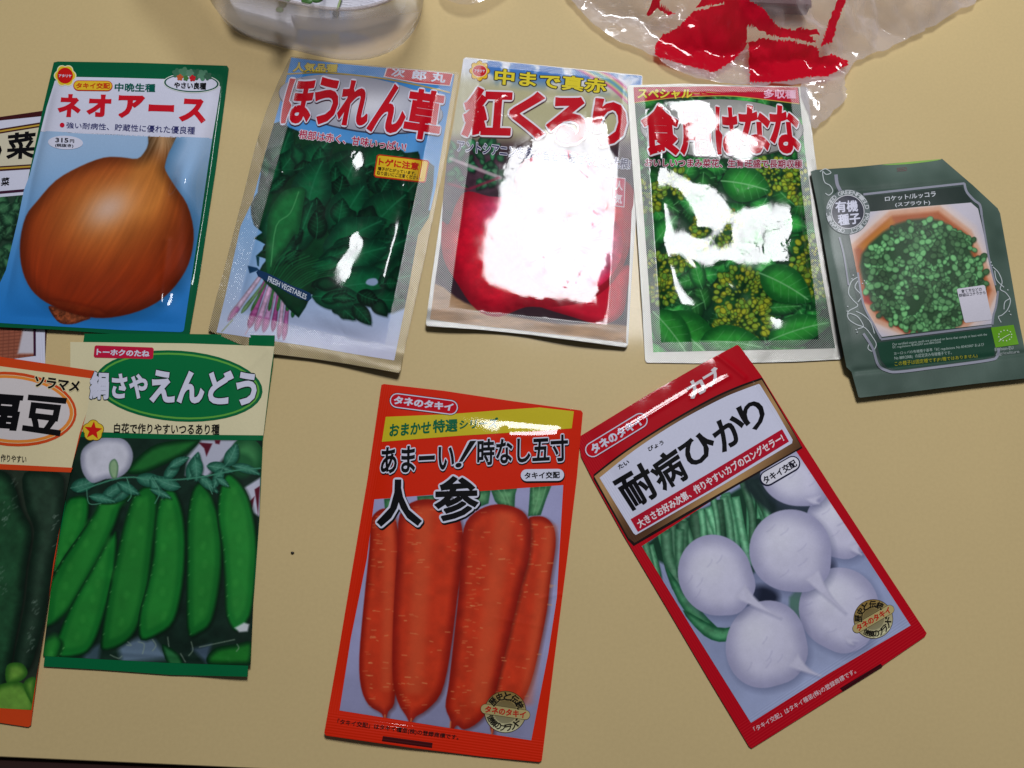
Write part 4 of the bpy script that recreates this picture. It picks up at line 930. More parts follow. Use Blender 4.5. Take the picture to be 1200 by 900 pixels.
def rape():
    out = PX(735, 102, 737, 100, 800, 98, 880, 100, 945, 102, 947, 104, 951, 150, 957, 198, 963, 262, 971, 330, 988, 417, 986, 421, 930, 424, 840, 426, 758, 425, 756, 422, 752, 350, 746, 260, 740, 180)
    inn = (.085, .885, .03, .935)
    p = Packet('flowering greens packet with red header, silver edge and scattered glare on green leaves', [(735, 100), (947, 102), (988, 420), (756, 425)], out, FOIL, lambda a, b: (np.broadcast_to(rgb(162, 160, 152), (len(a), 3)), np.ones(len(a))), base=lambda a, b: (.0024 + .0010 * a) * (1 - .7 * sst(.75, 1, b)), H=.0030, power=7, inner=inn,
               waves=((.016, .00002, 6), (.04, .00004, 4)), creases=(), dents=RAPE_DENTS, emboss=seal_dots(inn), seed=33)
    pan = cat(D1(58, 106, 60, 103, 500, 98, 944, 104, 950, 110, 965, 250, 985, 450, 1010, 640), D2(1030, 100, 1080, 400, 1148, 776, 900, 782, 500, 790, 164, 798, 150, 600, 130, 300, 108, 0), D1(90, 500, 68, 250))
    cv = Canvas(pan, lambda X, Y: rgb(18, 60, 34) * (1 + .6 * fbm(X, Y, 9)[..., None]))
    leaf_bg(cv, (740, 120, 980, 430), 230, rgb(18, 80, 36), rgb(48, 146, 58), rgb(130, 200, 130), 38, 26, 0, 7, lobes=0, jit=3.2)
    def buds(x, y, r_, n, sd_):
        r = random.Random(sd_)
        cv.fill(ellipse((x, y + 1), r_ * 1.05, r_ * .95), rgb(12, 50, 22), 5, .7)
        for i in range(int(n * 1.5)):
            a = r.uniform(0, 6.3); d = r_ * math.sqrt(r.random()); rr = 1.3 + 2.1 * d / r_ * r.uniform(.8, 1.2)
            t = r.random(); c = rgb(176, 180, 44) * t + rgb(104, 160, 56) * (1 - t)
            cv.body(ellipse((x + d * math.cos(a), y + d * math.sin(a)), rr, rr * 1.25, math.degrees(a) + 90, 12), c * .5, c, 1.6, grain=.1)
    for x, y, r_, n in ((768, 318, 24, 62), (775, 340, 18, 40), (840, 268, 30, 80), (870, 345, 34, 110), (880, 375, 24, 70), (862, 382, 24, 60), (952, 300, 24, 60), (945, 215, 26, 70), (958, 330, 20, 44), (758, 230, 20, 44), (905, 205, 22, 50), (790, 215, 18, 36), (930, 330, 18, 40), (800, 300, 16, 34)):
        buds(x, y, r_, n, int(x * 3 + y))
    for (x, y, an, ln, wd) in ((775, 372, .7, 90, 56), (890, 320, .5, 70, 44), (925, 385, 1.9, 60, 36), (820, 400, .1, 80, 40), (765, 365, .9, 70, 40), (900, 400, -.3, 80, 36), (845, 212, .2, 60, 44)):
        cv.leaf((x, y), an, ln, wd, rgb(20, 92, 36), rgb(52, 156, 58), rgb(150, 210, 150), .3, int(x))
    p.picture('flowering_greens_picture', cv, 1)
    hd = cat(D1(57, 104, 500, 98, 945, 104, 954, 190), smooth(D1(954, 192, 800, 172, 600, 150, 420, 150, 240, 162, 62, 186), 5, False))
    p.shape('header_band', [(hd + [0, .9], rgb(196, 170, 80)), (hd, rgb(190, 14, 44))], 1.8)
    p.words('grade_lettering', [('スペシャル', D1(80, 112, 376, 116, 372, 166, 78, 168))], 3, rgb(232, 212, 70), .04, ol=((.075, rgb(120, 30, 20)),))
    p.words('yield_lettering', [('多収種', D1(760, 114, 936, 118, 935, 166, 762, 164))], 3, rgb(236, 176, 200), .035)
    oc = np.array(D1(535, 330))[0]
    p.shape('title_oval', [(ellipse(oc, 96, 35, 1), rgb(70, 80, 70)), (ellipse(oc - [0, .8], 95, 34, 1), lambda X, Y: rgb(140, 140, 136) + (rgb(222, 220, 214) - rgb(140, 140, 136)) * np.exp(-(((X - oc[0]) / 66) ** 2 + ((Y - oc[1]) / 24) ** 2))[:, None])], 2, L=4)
    p.words('title_lettering', [('食', D1(98, 192, 290, 200, 325, 472, 105, 470)), ('用', D1(298, 232, 470, 235, 480, 470, 312, 470)), ('は', D1(492, 208, 615, 215, 642, 470, 505, 468)), ('な', D1(618, 200, 790, 205, 800, 465, 640, 462)), ('な', D1(788, 200, 938, 205, 968, 466, 800, 462))], 3.2, RED, .040, ol=((.082, rgb(60, 40, 40), (.010, -.016)), (.074, rgb(230, 224, 230))))
    p.words('slogan_lettering', [('おいしいつまみ菜花、生育旺盛で長期収穫', D1(120, 488, 970, 497, 970, 542, 118, 534))], 3.2, rgb(150, 20, 56), .025, ol=((.085, rgb(226, 214, 222)),), n=6)


rape()

# ================================================================== arugula sprout packet
def arugula():
    out = PX(950, 201, 955, 199, 1000, 196, 1050, 191, 1101, 187, 1104, 186, 1140, 217, 1169, 244, 1172, 250, 1181, 300, 1193, 370, 1207, 440, 1204, 443, 1140, 450, 1060, 460, 1008, 466, 1006, 465, 998, 436, 992, 430, 984, 390, 976, 345, 965, 280, 957, 235)
    base_c = rgb(64, 82, 74)
    def ink(a, b):
        return rgb(76, 96, 86) + 60 / 255 * np.stack([fbm(a * 9, b * 12, 2.2, 3)] * 3, 1), np.zeros(len(a))
    p = Packet('dark green arugula sprout packet with cut corner, round white seal and bowl of sprouts', [(950, 200), (1158, 182), (1206, 443), (1005, 466)], out, PAPER, ink, base=lambda a, b: .0030 + .0034 * sst(.35, 0, a) * sst(1, .75, b) + .0010 * (1 - a) * np.sin(np.clip(b, 0, 1) * 3.1) + .0012 * sst(.8, 1, b), H=.0050, power=3, inner=(.0, 1., .0, .9),
               waves=((.05, .00025, 4), (.1, .0004, 2)), creases=((.0, .89, 1, .89, -.0008, .02), (.1, .12, .9, .12, -.0006, .02)), seed=41)
    dk = rgb(40, 54, 49); fr = rgb(146, 148, 162)
    p.shape('green_strip', [(smooth(E1(430, 108, 560, 93, 700, 80, 752, 77, 700, 88, 560, 104), 3), rgb(140, 186, 84))], .8)
    p.shape('inner_panel', [(cat(E1(175, 235, 330, 262, 880, 212, 900, 265, 955, 320, 985, 480, 1040, 760), E2(1058, 195, 1028, 345, 1022, 380, 1060, 540, 1000, 568, 720, 604, 500, 628, 440, 600, 405, 540, 392, 465, 330, 370, 250, 60), E1(215, 500, 195, 380)), rgb(58, 75, 69)),
                            (E1(340, 278, 866, 224, 884, 262, 920, 308, 640, 330, 380, 362, 330, 330), dk)], 1)
    pic = cat(E1(300, 368, 640, 334, 912, 312, 950, 345, 968, 420, 990, 520, 1040, 760), E2(1055, 220, 1040, 300, 1024, 368, 700, 404, 430, 438, 385, 370, 330, 260, 290, 60), E1(262, 520, 240, 400))
    cv = Canvas(pic, lambda X, Y: rgb(206, 200, 212) * (1 + .05 * fbm(X, Y, 16)[..., None]))
    octo = lambda k_: np.array([1083, 322]) + k_ * (cat(E1(262, 560, 480, 368, 740, 342, 905, 470, 985, 640, 1040, 790), E2(1000, 280, 880, 380, 560, 420, 400, 350, 290, 180)) - np.array([1083, 322]))
    cv.fill(octo(1.12), rgb(226, 206, 200), 8); cv.body(octo(1.04), rgb(222, 176, 150), rgb(214, 150, 116), 9, soft=3); cv.fill(octo(.95), rgb(178, 96, 54), 4)
    cv.fill(E1(300, 550, 480, 390, 500, 420, 330, 570), rgb(196, 122, 50), 4); cv.fill(E1(330, 780, 400, 800, 420, 880, 330, 850), rgb(170, 50, 30), 4); cv.fill(E2(430, 330, 560, 400, 700, 408, 560, 418), rgb(150, 40, 24), 4)
    disc = np.array([1084, 325]) + .88 * (octo(.98) - np.array([1083, 322]))
    cv.fill(smooth(disc, 3), rgb(44, 78, 48), 4)
    pts = []
    for i in range(330):
        a = R.uniform(0, 6.3); d = math.sqrt(R.random()); pts.append((1084 + 71 * d * math.cos(a), 324 + 65 * d * math.sin(a)))
    for i, (x, y) in enumerate(pts):
        g = R.uniform(.55, 1.25); a = R.uniform(0, 6.3); r_ = R.uniform(2.8, 5.0)
        for s_ in (1, -1):
            c = ellipse((x + s_ * r_ * .8 * math.cos(a), y + s_ * r_ * .8 * math.sin(a)), r_, r_ * .8, math.degrees(a), 10)
            cv.fill(c + [.5, .9], rgb(22, 52, 28), 2.2, .6); cv.body(c, rgb(58, 108, 66) * g, rgb(104, 164, 104) * g, 1.6, soft=.7, grain=.1)
    p.picture('sprout_picture', cv, 1.6, L=1.2)
    def line(pts_, w, c=fr): return (ribbon(smooth(pts_, 5, False), w), c)
    p.shape('frame', [line(E1(182, 160, 190, 215, 215, 262), 4), (ribbon(E1(330, 268, 600, 238, 878, 208), 2.6), fr), line(E1(876, 208, 890, 255, 930, 300, 960, 325, 970, 380), 2.8), line(E1(970, 380, 990, 500, 1015, 640, 1045, 760), 2.2), line(E2(1058, 190, 1048, 270, 1034, 320, 1028, 372), 2.4),
                      (ribbon(E2(425, 452, 700, 418, 1024, 378), 2.6), fr), line(E2(300, 90, 330, 260, 390, 380, 425, 450), 2.4), line(E1(200, 500, 225, 600, 250, 760), 2), line(E2(330, 420, 380, 500, 410, 590, 460, 622, 520, 628, 700, 606, 1000, 566, 1052, 545, 1062, 500), 3)], 2)
    p.shape('lower_panel', [(E2(402, 470, 700, 432, 1022, 392, 1040, 480, 1040, 538, 990, 556, 700, 592, 510, 616, 460, 604, 424, 560), rgb(30, 72, 54))], 1.7)
    orn = rgb(196, 204, 206)
    orns = []
    for o in (E2(300, 115, 265, 140, 250, 200, 275, 240, 300, 270, 250, 300, 250, 340, 290, 370, 340, 390, 380, 440, 400, 480, 380, 515, 355, 500, 365, 470), E2(305, 130, 285, 170, 320, 215, 300, 250), E2(290, 300, 330, 320, 370, 360, 390, 420), E2(1030, 60, 1060, 90, 1080, 140, 1070, 180, 1100, 200, 1125, 240, 1110, 290, 1080, 320, 1060, 330, 1075, 360), E2(1040, 80, 1050, 130, 1090, 170), E2(1125, 230, 1095, 250, 1090, 290),
              E1(95, 145, 125, 130, 155, 150, 130, 160, 110, 145, 120, 200, 150, 220, 165, 250, 145, 272, 125, 262), E2(255, 310, 300, 330, 330, 380, 300, 395)):
        orns.append((ribbon(smooth(o, 5, False), 1.0), orn))
    for x, y in ((275, 105), (268, 125), (335, 135), (325, 150), (345, 148), (245, 275), (242, 300), (250, 315), (290, 400), (296, 414), (1020, 35), (1026, 52), (1118, 300), (1126, 318), (1110, 185)):
        orns.append((ellipse(np.array(E2(x, y))[0], .8, .8, n=8), orn))
    for box in ((0, 200), (0, 400), (1000, 400)):          # corner flourish, left scroll, right scroll
        sel = [o for o in orns if (o[0][:, 0].mean() > 1100) == (box[0] > 0) and (box[0] > 0 or (o[0][:, 1].mean() < 230) == (box[1] == 200))]
        p.shape('ornament', sel, 2.8, L=8)
    p.words('title_lettering', [('ロケット/ルッコラ', E1(446, 280, 720, 250, 723, 280, 448, 306)), ('(スプラウト)', E1(502, 312, 690, 298, 692, 326, 503, 338))], 2.4, rgb(206, 210, 216), .02)
    c = np.array(E1(246, 363))[0]
    sl = p.shape('organic_seal', [(ellipse(c, 26, 26.5), rgb(96, 108, 108)), (ellipse(c, 19.5, 20), rgb(206, 206, 212)), (ellipse(c, 18.6, 19), rgb(40, 42, 60))], 3.2)
    p.words('seal_lettering', [('有機', E1(176, 305, 298, 299, 302, 361, 180, 367)), ('種子', E1(190, 378, 310, 366, 315, 426, 195, 438))], 4.4, WHITE, .03, parent=sl)
    p.words('seal_ring_lettering', arc_words('ORGANIC SEED', c, 23, 100, 232, 5.2) + arc_words('GREENFIELD', c, 23, 240, 352, 5.0) + arc_words('PROJECT', c, 23, 4, 84, 5.2), 4.4, rgb(198, 202, 206), .02, n=4, parent=sl)
    nt = p.shape('guide_label', [(E2(840, 178, 980, 158, 988, 164, 1025, 340, 1020, 346, 884, 362, 876, 356, 836, 184), rgb(214, 210, 222))], 3)
    p.words('label_lettering', [('育て方などの', E2(858, 183, 968, 170, 971, 190, 861, 203)), ('詳細はコチラから', E2(846, 206, 988, 189, 991, 207, 849, 224))], 4.2, rgb(70, 72, 82), .01, n=4, parent=nt)
    tx = rgb(176, 194, 186)
    p.words('notice_lettering', [('Our certified organic seeds are produced on farms that comply at least with the', E2(486, 472, 998, 418, 1000, 434, 488, 490)), ('EC regulations 834/2007 and 889/2008', E2(488, 489, 748, 461, 750, 474, 490, 504)),
                                 ('ヨーロッパの有機種子基準「EC regulations No 834/2007 および', E2(495, 520, 982, 470, 984, 490, 497, 540)), ('No 889/2008」の認定済み有機種子です。', E2(497, 542, 806, 513, 808, 532, 499, 563))], 2.6, tx, .0)
    p.words('variety_notice_lettering', [('この種子は固定種です(F1種ではありません)', E2(499, 572, 945, 530, 948, 552, 501, 600))], 2.6, rgb(196, 190, 50), .0)
    p.words('faint_lettering', [('SEED', E1(512, 124, 566, 120, 567, 140, 513, 144))], 1.4, rgb(120, 70, 74), .0)
    eu = p.shape('organic_leaf_logo', [(E2(1020, 388, 1142, 373, 1170, 478, 1045, 496), rgb(104, 166, 34))], 3)
    lf = []
    cc = np.array(E2(1096, 432))[0]
    for i in range(12):
        t = i / 12 * 2 * np.pi; lf.append((star(cc + [7.6 * math.cos(t) + 1.6 * math.sin(t), 6.0 * math.sin(t) - 1.5 * math.cos(t)], 1.1), rgb(222, 234, 206)))
    lf.append((ribbon(smooth(E2(1060, 465, 1085, 445, 1120, 425), 3, False), .6), rgb(222, 234, 206)))
    p.shape('leaf_of_stars', lf, 4, parent=eu)
    p.words('logo_lettering', [('EU/non-EU', E2(1040, 498, 1140, 487, 1142, 505, 1042, 516)), ('Agriculture', E2(1044, 522, 1172, 508, 1175, 530, 1046, 543))], 2.6, rgb(168, 178, 176), .015, n=4)


arugula()


def medal(p, c, r, u, layer):
    """round gold mark of tradition with a ribbon across; u is the direction of the ribbon in the photograph"""
    a = math.atan2(u[1], u[0]); u = np.asarray(u) / np.linalg.norm(u); v = np.array([-u[1], u[0]])
    def gold(X, Y):
        t = (((X - c[0]) * v[0] + (Y - c[1]) * v[1]) / r * .5 + .5)[:, None]; return rgb(150, 120, 62) * (1 - t) + rgb(206, 204, 166) * t
    md = p.shape('brand_medal', [(ellipse(c, r * 1.03, r * 1.03), rgb(60, 46, 24)), (ellipse(c, r, r), gold), (ellipse(c, r * .56, r * .56), lambda X, Y: gold(X, Y) * .8), (pill(c - u * r * .98, c + u * r * .98, r * .245), rgb(70, 56, 30)), (pill(c - u * r * .98, c + u * r * .98, r * .225), rgb(196, 178, 120))], layer, metal=.35)
    d = math.degrees(a)
    p.words('medal_lettering', arc_words('歴史と伝統', c, r * .77, 198 + d, 340 + d, r * .40) + arc_words('信頼のブランド', c, r * .77, 158 + d, 22 + d, r * .34, inward=True), layer + 1.6, rgb(26, 22, 16), .03, n=4, parent=md)
    w = r * 1.0; h_ = r * .17
    p.words('ribbon_lettering', [('タネのタキイ', [c - u * w - v * h_, c + u * w - v * h_, c + u * w + v * h_, c - u * w + v * h_])], layer + 1.7, rgb(190, 40, 26), .04, parent=md)


def maker_pill(p, a, b, r, quad, ring=rgb(60, 6, 16), layer=2.2):
    mk = p.shape('maker_badge', [(pill(a, b, r), ring), (pill(a, b, r * .93), WHITE), (pill(a, b, r * .80), RED)], layer)
    p.words('badge_lettering', [('タネのタキイ', quad)], layer + 1.3, WHITE, .05, parent=mk)


def carrot():
    O = rgb(218, 38, 4)
    out = PX(447, 451, 450, 450, 520, 458, 600, 470, 681, 481, 683, 484, 676, 560, 664, 660, 650, 770, 635, 891, 632, 893, 560, 886, 480, 876, 382, 862, 380, 859, 396, 768, 414, 660, 431, 560)
    p = Packet('orange carrot seed packet with yellow band, bold black title and four big carrots', [(447, 450), (683, 482), (635, 893), (380, 861)], out, FILM, O, base=lambda a, b: .0009 + .0012 * sst(.2, 0, b) + .0022 * sst(.85, 1, b) * (.3 + .7 * (1 - a)) * (1 + .4 * np.sin(7 * a)), H=.0018, power=6, inner=(.03, .97, .05, .92),
               waves=((.06, .00006, 4), (.12, .00014, 2)), creases=((.66, .105, .88, .085, .0008, .035), (.9, .56, 1, .54, .00018, .010), (.7, .63, .95, .64, .00008, .010)), emboss=crimp(.065, .065), seed=51)
    p.shape('yellow_band', [(cat(G1(208, 194, 500, 182, 780, 160, 930, 150), G1(1090, 168, 1080, 248, 900, 262, 560, 282, 190, 311)), rgb(206, 188, 36))], 1)
    cv = Canvas(cat(G1(155, 581, 600, 546, 1040, 514), G2(1130, 160, 1090, 420, 1010, 830, 600, 768, 112, 690, 165, 350), G1(120, 860)), lambda X, Y: rgb(164, 164, 204) * (1 + .08 * fbm(X, Y, 20)[..., None] - .16 * sst(760, 860, Y)[..., None]))
    gr, gr2 = rgb(40, 96, 62), rgb(96, 156, 106)
    for q in (G1(700, 535, 825, 524, 815, 560, 812, 625, 740, 610, 720, 590), G1(885, 522, 985, 516, 960, 580, 935, 655, 875, 660, 880, 600), G1(600, 545, 700, 536, 690, 600, 640, 620), G1(355, 566, 450, 560, 440, 600, 360, 610), G1(200, 578, 260, 574, 250, 620, 205, 640)):
        cv.body(q, gr, gr2, 7, grain=.2, gs=4)
    for a in ((730, 530, 760, 570, 770, 610), (760, 530, 780, 580, 790, 610), (930, 520, 920, 580, 900, 650), (960, 520, 940, 590, 915, 650), (900, 520, 900, 600)):
        cv.stroke(smooth(G1(*a), 4, False), 1.2, rgb(130, 186, 136), 1.4, .6)
    od, om, ol = rgb(146, 24, 10), rgb(206, 58, 28), rgb(226, 104, 62)
    c1 = PX(433, 640, 434, 612, 441, 600, 452, 596, 462, 604, 468, 640, 466, 720, 464, 790, 462, 824, 455, 834, 451, 846, 447, 836, 432, 826, 423, 805, 421, 770, 426, 710)
    c4 = PX(612, 640, 618, 610, 628, 605, 640, 607, 649, 618, 651, 640, 645, 680, 641, 715, 632, 760, 622, 800, 608, 830, 588, 850, 580, 852, 577, 862, 574, 850, 572, 830, 582, 780, 596, 700)
    c2 = PX(466, 640, 468, 604, 482, 589, 502, 585, 524, 590, 538, 606, 543, 640, 536, 700, 527, 770, 517, 812, 500, 832, 487, 840, 481, 848, 476, 839, 466, 822, 460, 790, 461, 720)
    c3 = PX(541, 640, 546, 612, 562, 597, 582, 591, 602, 594, 616, 603, 622, 622, 620, 652, 610, 690, 598, 740, 588, 780, 577, 822, 562, 845, 544, 855, 535, 850, 527, 862, 528, 845, 522, 828, 526, 800, 532, 747, 538, 690)
    for i, (q, hx, w_) in enumerate(((c1, 455, 12), (c4, 634, 14), (c2, 492, 20), (c3, 578, 22))):
        q = smooth(q, 3); cv.fill(q + [2, 1.5], rgb(70, 20, 16), 6, .6)
        ys = q[:, 1]
        cv.body(q, od, om, 13 if i > 1 else 9, grain=.10, gs=12, seed=i)
        lo_, hi_ = ys.min(), ys.max(); lean = -.14 if i in (1, 3) else -.06 if i == 2 else -.02
        for k_ in range(5):     # soft lighter flank of the printed carrot
            pts_ = [(hx + lean * (y - 700) + (k_ - 2) * w_ * .18, y) for y in np.linspace(lo_ + 14, hi_ - 40, 8)]; cv.stroke(pts_, w_ * .5, ol, 8, .2)
        for k_ in range(84):
            y = R.uniform(lo_ + 8, hi_ - 18); row = q[np.abs(ys - y) < 8]
            if len(row) < 2: continue
            x0, x1 = row[:, 0].min(), row[:, 0].max(); side = R.random()
            x = x0 + (x1 - x0) * (.08 + .26 * R.random() if side < .62 else R.uniform(.3, .95)); ln = R.uniform(1.5, 7)
            cv.stroke([(x, y), (x + ln, y + R.uniform(-.6, .9))], R.uniform(.6, 1.2), rgb(240, 170, 110), 1.3, R.uniform(.25, .7))
    for t in (((451, 838), (451, 852)), ((482, 842), (481, 850)), ((528, 846), (527, 860)), ((577, 852), (576, 864))):
        cv.stroke(t, 1.6, rgb(196, 110, 70))
    p.picture('carrot_picture', cv, 1)
    maker_pill(p, G1(262, 118), G1(512, 150), 9.3, G1(250, 96, 528, 132, 520, 168, 244, 134))
    p.words('series_lettering', [('おまかせ', G1(228, 229, 422, 214, 418, 272, 224, 288)), ('特選', G1(430, 208, 546, 202, 544, 264, 428, 270)), ('シリーズ', G1(555, 208, 736, 196, 732, 244, 552, 252))], 2.2, rgb(0, 100, 62), .035)
    wo = lambda a=.085: ((a + .01, BLACK, (.02, -.03)), (a, WHITE))
    p.words('slogan_lettering', [('あまーい', G1(186, 338, 532, 318, 528, 446, 184, 462)), ('/', G1(556, 310, 632, 306, 596, 402, 552, 406)), ('.', G1(536, 410, 566, 409, 562, 432, 533, 433)), ('時なし五寸', G1(638, 300, 1062, 276, 1064, 402, 636, 424))], 2.6, BLACK, .028, ol=wo(.075))
    p.words('title_lettering', [('人', G1(162, 488, 372, 488, 376, 704, 168, 708)), ('参', G1(438, 474, 640, 470, 642, 676, 438, 686))], 2.6, BLACK, .03, ol=wo(.072))
    bd = p.shape('breeder_badge', [(pill(G1(872, 472), G1(1016, 470), 8), BLACK), (pill(G1(869, 468), G1(1016, 466), 7), WHITE)], 2.6)
    p.words('badge_lettering', [('タキイ交配', G1(858, 454, 1024, 450, 1024, 482, 860, 486))], 4.0, BLACK, .03, parent=bd)
    p.words('trademark_lettering', [('「タキイ交配」はタキイ種苗(株)の登録商標です。', G2(104, 728, 672, 806, 668, 832, 100, 758))], 1.6, rgb(40, 16, 14), .02, n=4)
    p.shape('register_mark', [(G2(315, 810, 548, 842, 545, 866, 310, 834), rgb(70, 12, 14))], 1.6)
    medal(p, np.array([592.2, 834.2]), 24.0, np.array([1, .15]), 2.6)


carrot()


def turnip():
    out = PX(678, 515, 680, 511, 760, 462, 830, 422, 864, 404, 867, 406, 892, 440, 932, 505, 980, 580, 1040, 672, 1086, 742, 1084, 746, 1035, 779.5, 987, 810.5, 940, 840, 881, 877, 878, 875, 830, 795, 780, 710, 730, 626, 694, 561, 681, 535)
    p = Packet('red turnip seed packet lying tilted, with arched white title panel and white turnips', [(678, 513), (866, 404), (1086, 744), (879, 877)], out, FILM, rgb(188, 5, 26), base=lambda a, b: .0010 + .0022 * sst(.55, 1, a) * sst(.35, 0, b), H=.0016, power=5, inner=(.05, .95, -.12, .93),
               waves=((.06, .00006, 4), (.12, .00014, 2)), creases=((.15, .055, .62, .05, .00035, .010), (.62, .07, .85, .075, .0004, .012), (.86, .0, .92, .1, .0006, .015)), emboss=crimp(.06, .075), seed=61)
    arc = smooth(H1(104, 632, 250, 520, 450, 390, 650, 277, 780, 218, 892, 178), 5, False)
    def bronze(X, Y):
        t = (.5 + .5 * np.sin((X + Y * .6) / 23))[:, None]; return rgb(84, 54, 34) * (1 - t) + rgb(186, 146, 96) * t
    p.shape('bronze_frame', [(cat(arc + [-.4, -2.0], H1(894, 174, 1040, 424, 1082, 500, 1000, 548, 700, 722, 385, 905, 290, 960, 262, 930), H1(102, 646)), rgb(30, 14, 14)), (cat(arc + [.3, .3], H1(890, 180, 1040, 430, 1076, 494, 1000, 538, 700, 708, 385, 890, 295, 945, 266, 922)), bronze)], 1)
    arcw = smooth(H1(130, 640, 300, 506, 500, 376, 700, 270, 800, 228, 876, 200), 5, False)
    p.shape('white_panel', [(cat(arcw, H1(882, 203, 960, 330, 1035, 462, 1032, 478, 700, 678, 370, 868, 300, 908, 290, 900, 210, 770)), rgb(214, 215, 236))], 2)
    p.shape('red_band', [(H1(275, 834, 640, 620, 985, 412, 1018, 470, 660, 690, 310, 894), rgb(184, 14, 44))], 2.8)
    p.words('title_lettering', [('耐', H1(184, 650, 338, 560, 418, 718, 282, 800)), ('病', H1(345, 582, 478, 484, 556, 642, 430, 706)), ('ひ', H1(490, 492, 634, 408, 694, 520, 556, 600)), ('か', H1(640, 402, 770, 316, 835, 438, 708, 528)), ('り', H1(762, 318, 866, 258, 928, 362, 842, 436))], 3, BLACK, .028)
    p.words('reading_lettering', [('たい', H1(213, 582, 262, 553, 272, 573, 223, 602)), ('びょう', H1(354, 497, 425, 462, 433, 482, 361, 518))], 3, BLACK, .03, n=4)
    p.words('slogan_lettering', [('大きさお好み次第、作りやすいカブのロングセラー!', H1(298, 842, 978, 430, 998, 468, 320, 878))], 3.8, rgb(236, 224, 230), .03, n=4)
    p.words('kind_lettering', [('カ', H1(528, 206, 600, 162, 640, 230, 562, 274)), ('ブ', H1(606, 158, 676, 116, 712, 178, 640, 222))], 1.4, rgb(226, 216, 220), .04)
    maker_pill(p, H1(98, 508), H1(320, 372), 9.6, H1(80, 492, 316, 348, 340, 386, 106, 530), ring=rgb(150, 6, 24))
    quad = PX(752, 640, 840, 583, 933, 529, 1000, 630, 1067, 733, 970, 790, 880, 847, 815, 743)
    cv = Canvas(quad, lambda X, Y: rgb(146, 156, 192) * (1 + .1 * fbm(X, Y, 22)[..., None]) + .10 * sst(-60, 120, (X - 900) * .5 + (Y - 760) * .8)[..., None])
    cv.fill(smooth(PX(755, 640, 840, 588, 905, 560, 900, 650, 850, 690, 800, 670), 3), rgb(24, 62, 44), 4)
    r_ = random.Random(3)
    for i in range(26):
        x0 = r_.uniform(752, 905); y0 = 640 - (x0 - 752) * .6 + r_.uniform(-6, 10); x1 = x0 + r_.uniform(-8, 26); y1 = y0 + r_.uniform(40, 85); w_ = r_.uniform(6, 15); g = r_.uniform(.6, 1.2)
        q = ribbon(smooth([(x0, y0), ((x0 + x1) / 2 + r_.uniform(-8, 8), (y0 + y1) / 2), (x1, y1)], 6, False), w_); cv.fill(q + [.8, 1], rgb(16, 50, 34), 2, .5); cv.body(q, rgb(58, 120, 84) * g, rgb(120, 184, 142) * g, w_ * .5, grain=.15, gs=4, seed=i)
    for q in (PX(780, 665, 800, 690, 830, 725, 850, 745, 820, 735, 795, 705), PX(800, 715, 840, 735, 862, 735, 850, 752, 825, 745)):
        cv.body(smooth(q, 3), rgb(30, 92, 60), rgb(80, 150, 104), 6, grain=.2)
    cv.fill(ellipse((893, 700), 20, 14), rgb(16, 22, 40), 9, .9); cv.fill(ellipse((955, 665), 24, 16), rgb(24, 28, 46), 9, .8)
    cv.fill(smooth(PX(870, 560, 930, 540, 985, 610, 960, 640, 900, 600), 3), rgb(26, 40, 44), 6, .9)
    cv.fill(smooth(PX(925, 700, 945, 690, 940, 725, 930, 730), 3), rgb(60, 110, 80), 4, .7)
    sh, mid = rgb(164, 163, 196), rgb(208, 206, 230)
    def turn(c, rx, ry, rot, tail, hl):
        q = ellipse(c, rx, ry, rot, 48); v = np.asarray(tail, float) - c; L_ = np.linalg.norm(v); v /= L_; n_ = np.array([-v[1], v[0]])
        d = (q - c) @ v; q = q + v * (np.exp(-((d - rx) / (rx * .16)) ** 2) * rx * .12)[:, None]
        cv.fill(q + [3, 4], rgb(84, 90, 124), 12, .5); cv.body(q, sh, mid, rx * .5, hl=hl, hl_c=rgb(222, 221, 238), hl_r=rx * .5, grain=.03, gs=12)
        s_ = c + v * rx * .80; t = np.linspace(0, 1, 12)[:, None]; ln = s_ * (1 - t) + np.asarray(tail) * t + n_ * np.sin(t * 3.1) * 2.2
        tp = ribbon(ln, 17 * (1 - t[:, 0]) ** 1.7 + 1.6); cv.fill(tp[3:-3] + [1.5, 2.5], rgb(112, 114, 150), 5, .4); cv.body(tp, mid * .965, mid * .99, 3, soft=3, grain=.03)
        for k_ in range(5):     # skin marks and creases round the crown
            a = r_.uniform(0, 6.3); w_ = c + np.array([math.cos(a), math.sin(a)]) * rx * r_.uniform(.2, .8); cv.stroke(smooth([w_, w_ + n_ * r_.uniform(3, 8) + v * 1, w_ + n_ * r_.uniform(9, 14)], 4, False), 1.1, rgb(160, 158, 192), 2, .35)
    turn(np.array([982., 613]), 38, 40, 0, (1010, 650), (975, 600)); turn(np.array([930., 560]), 40, 32, 20, (960, 590), (925, 560))
    turn(np.array([983., 713]), 47, 48, 0, (1000, 755), (975, 695)); turn(np.array([897., 755]), 46, 52, 20, (962, 792), (885, 740))
    turn(np.array([838., 674]), 43, 48, -20, (914, 723), (832, 665)); turn(np.array([926., 645]), 48, 48, 0, (990, 717), (915, 630))
    p.picture('turnip_picture', cv, 1.2)
    bd = p.shape('breeder_badge', [(pill(H1(917, 642), H1(1034, 574), 9.2), rgb(24, 26, 56)), (pill(H1(917, 641), H1(1034, 573), 7.6), rgb(226, 224, 236))], 3.6)
    p.words('badge_lettering', [('タキイ交配', H1(888, 640, 1040, 552, 1058, 584, 908, 672))], 5, rgb(24, 24, 40), .03, parent=bd)
    p.words('trademark_lettering', [('「タキイ交配」はタキイ種苗(株)の登録商標です。', H2(383, 834, 828, 574, 840, 598, 396, 858))], 1.4, rgb(226, 200, 206), .01, n=4)
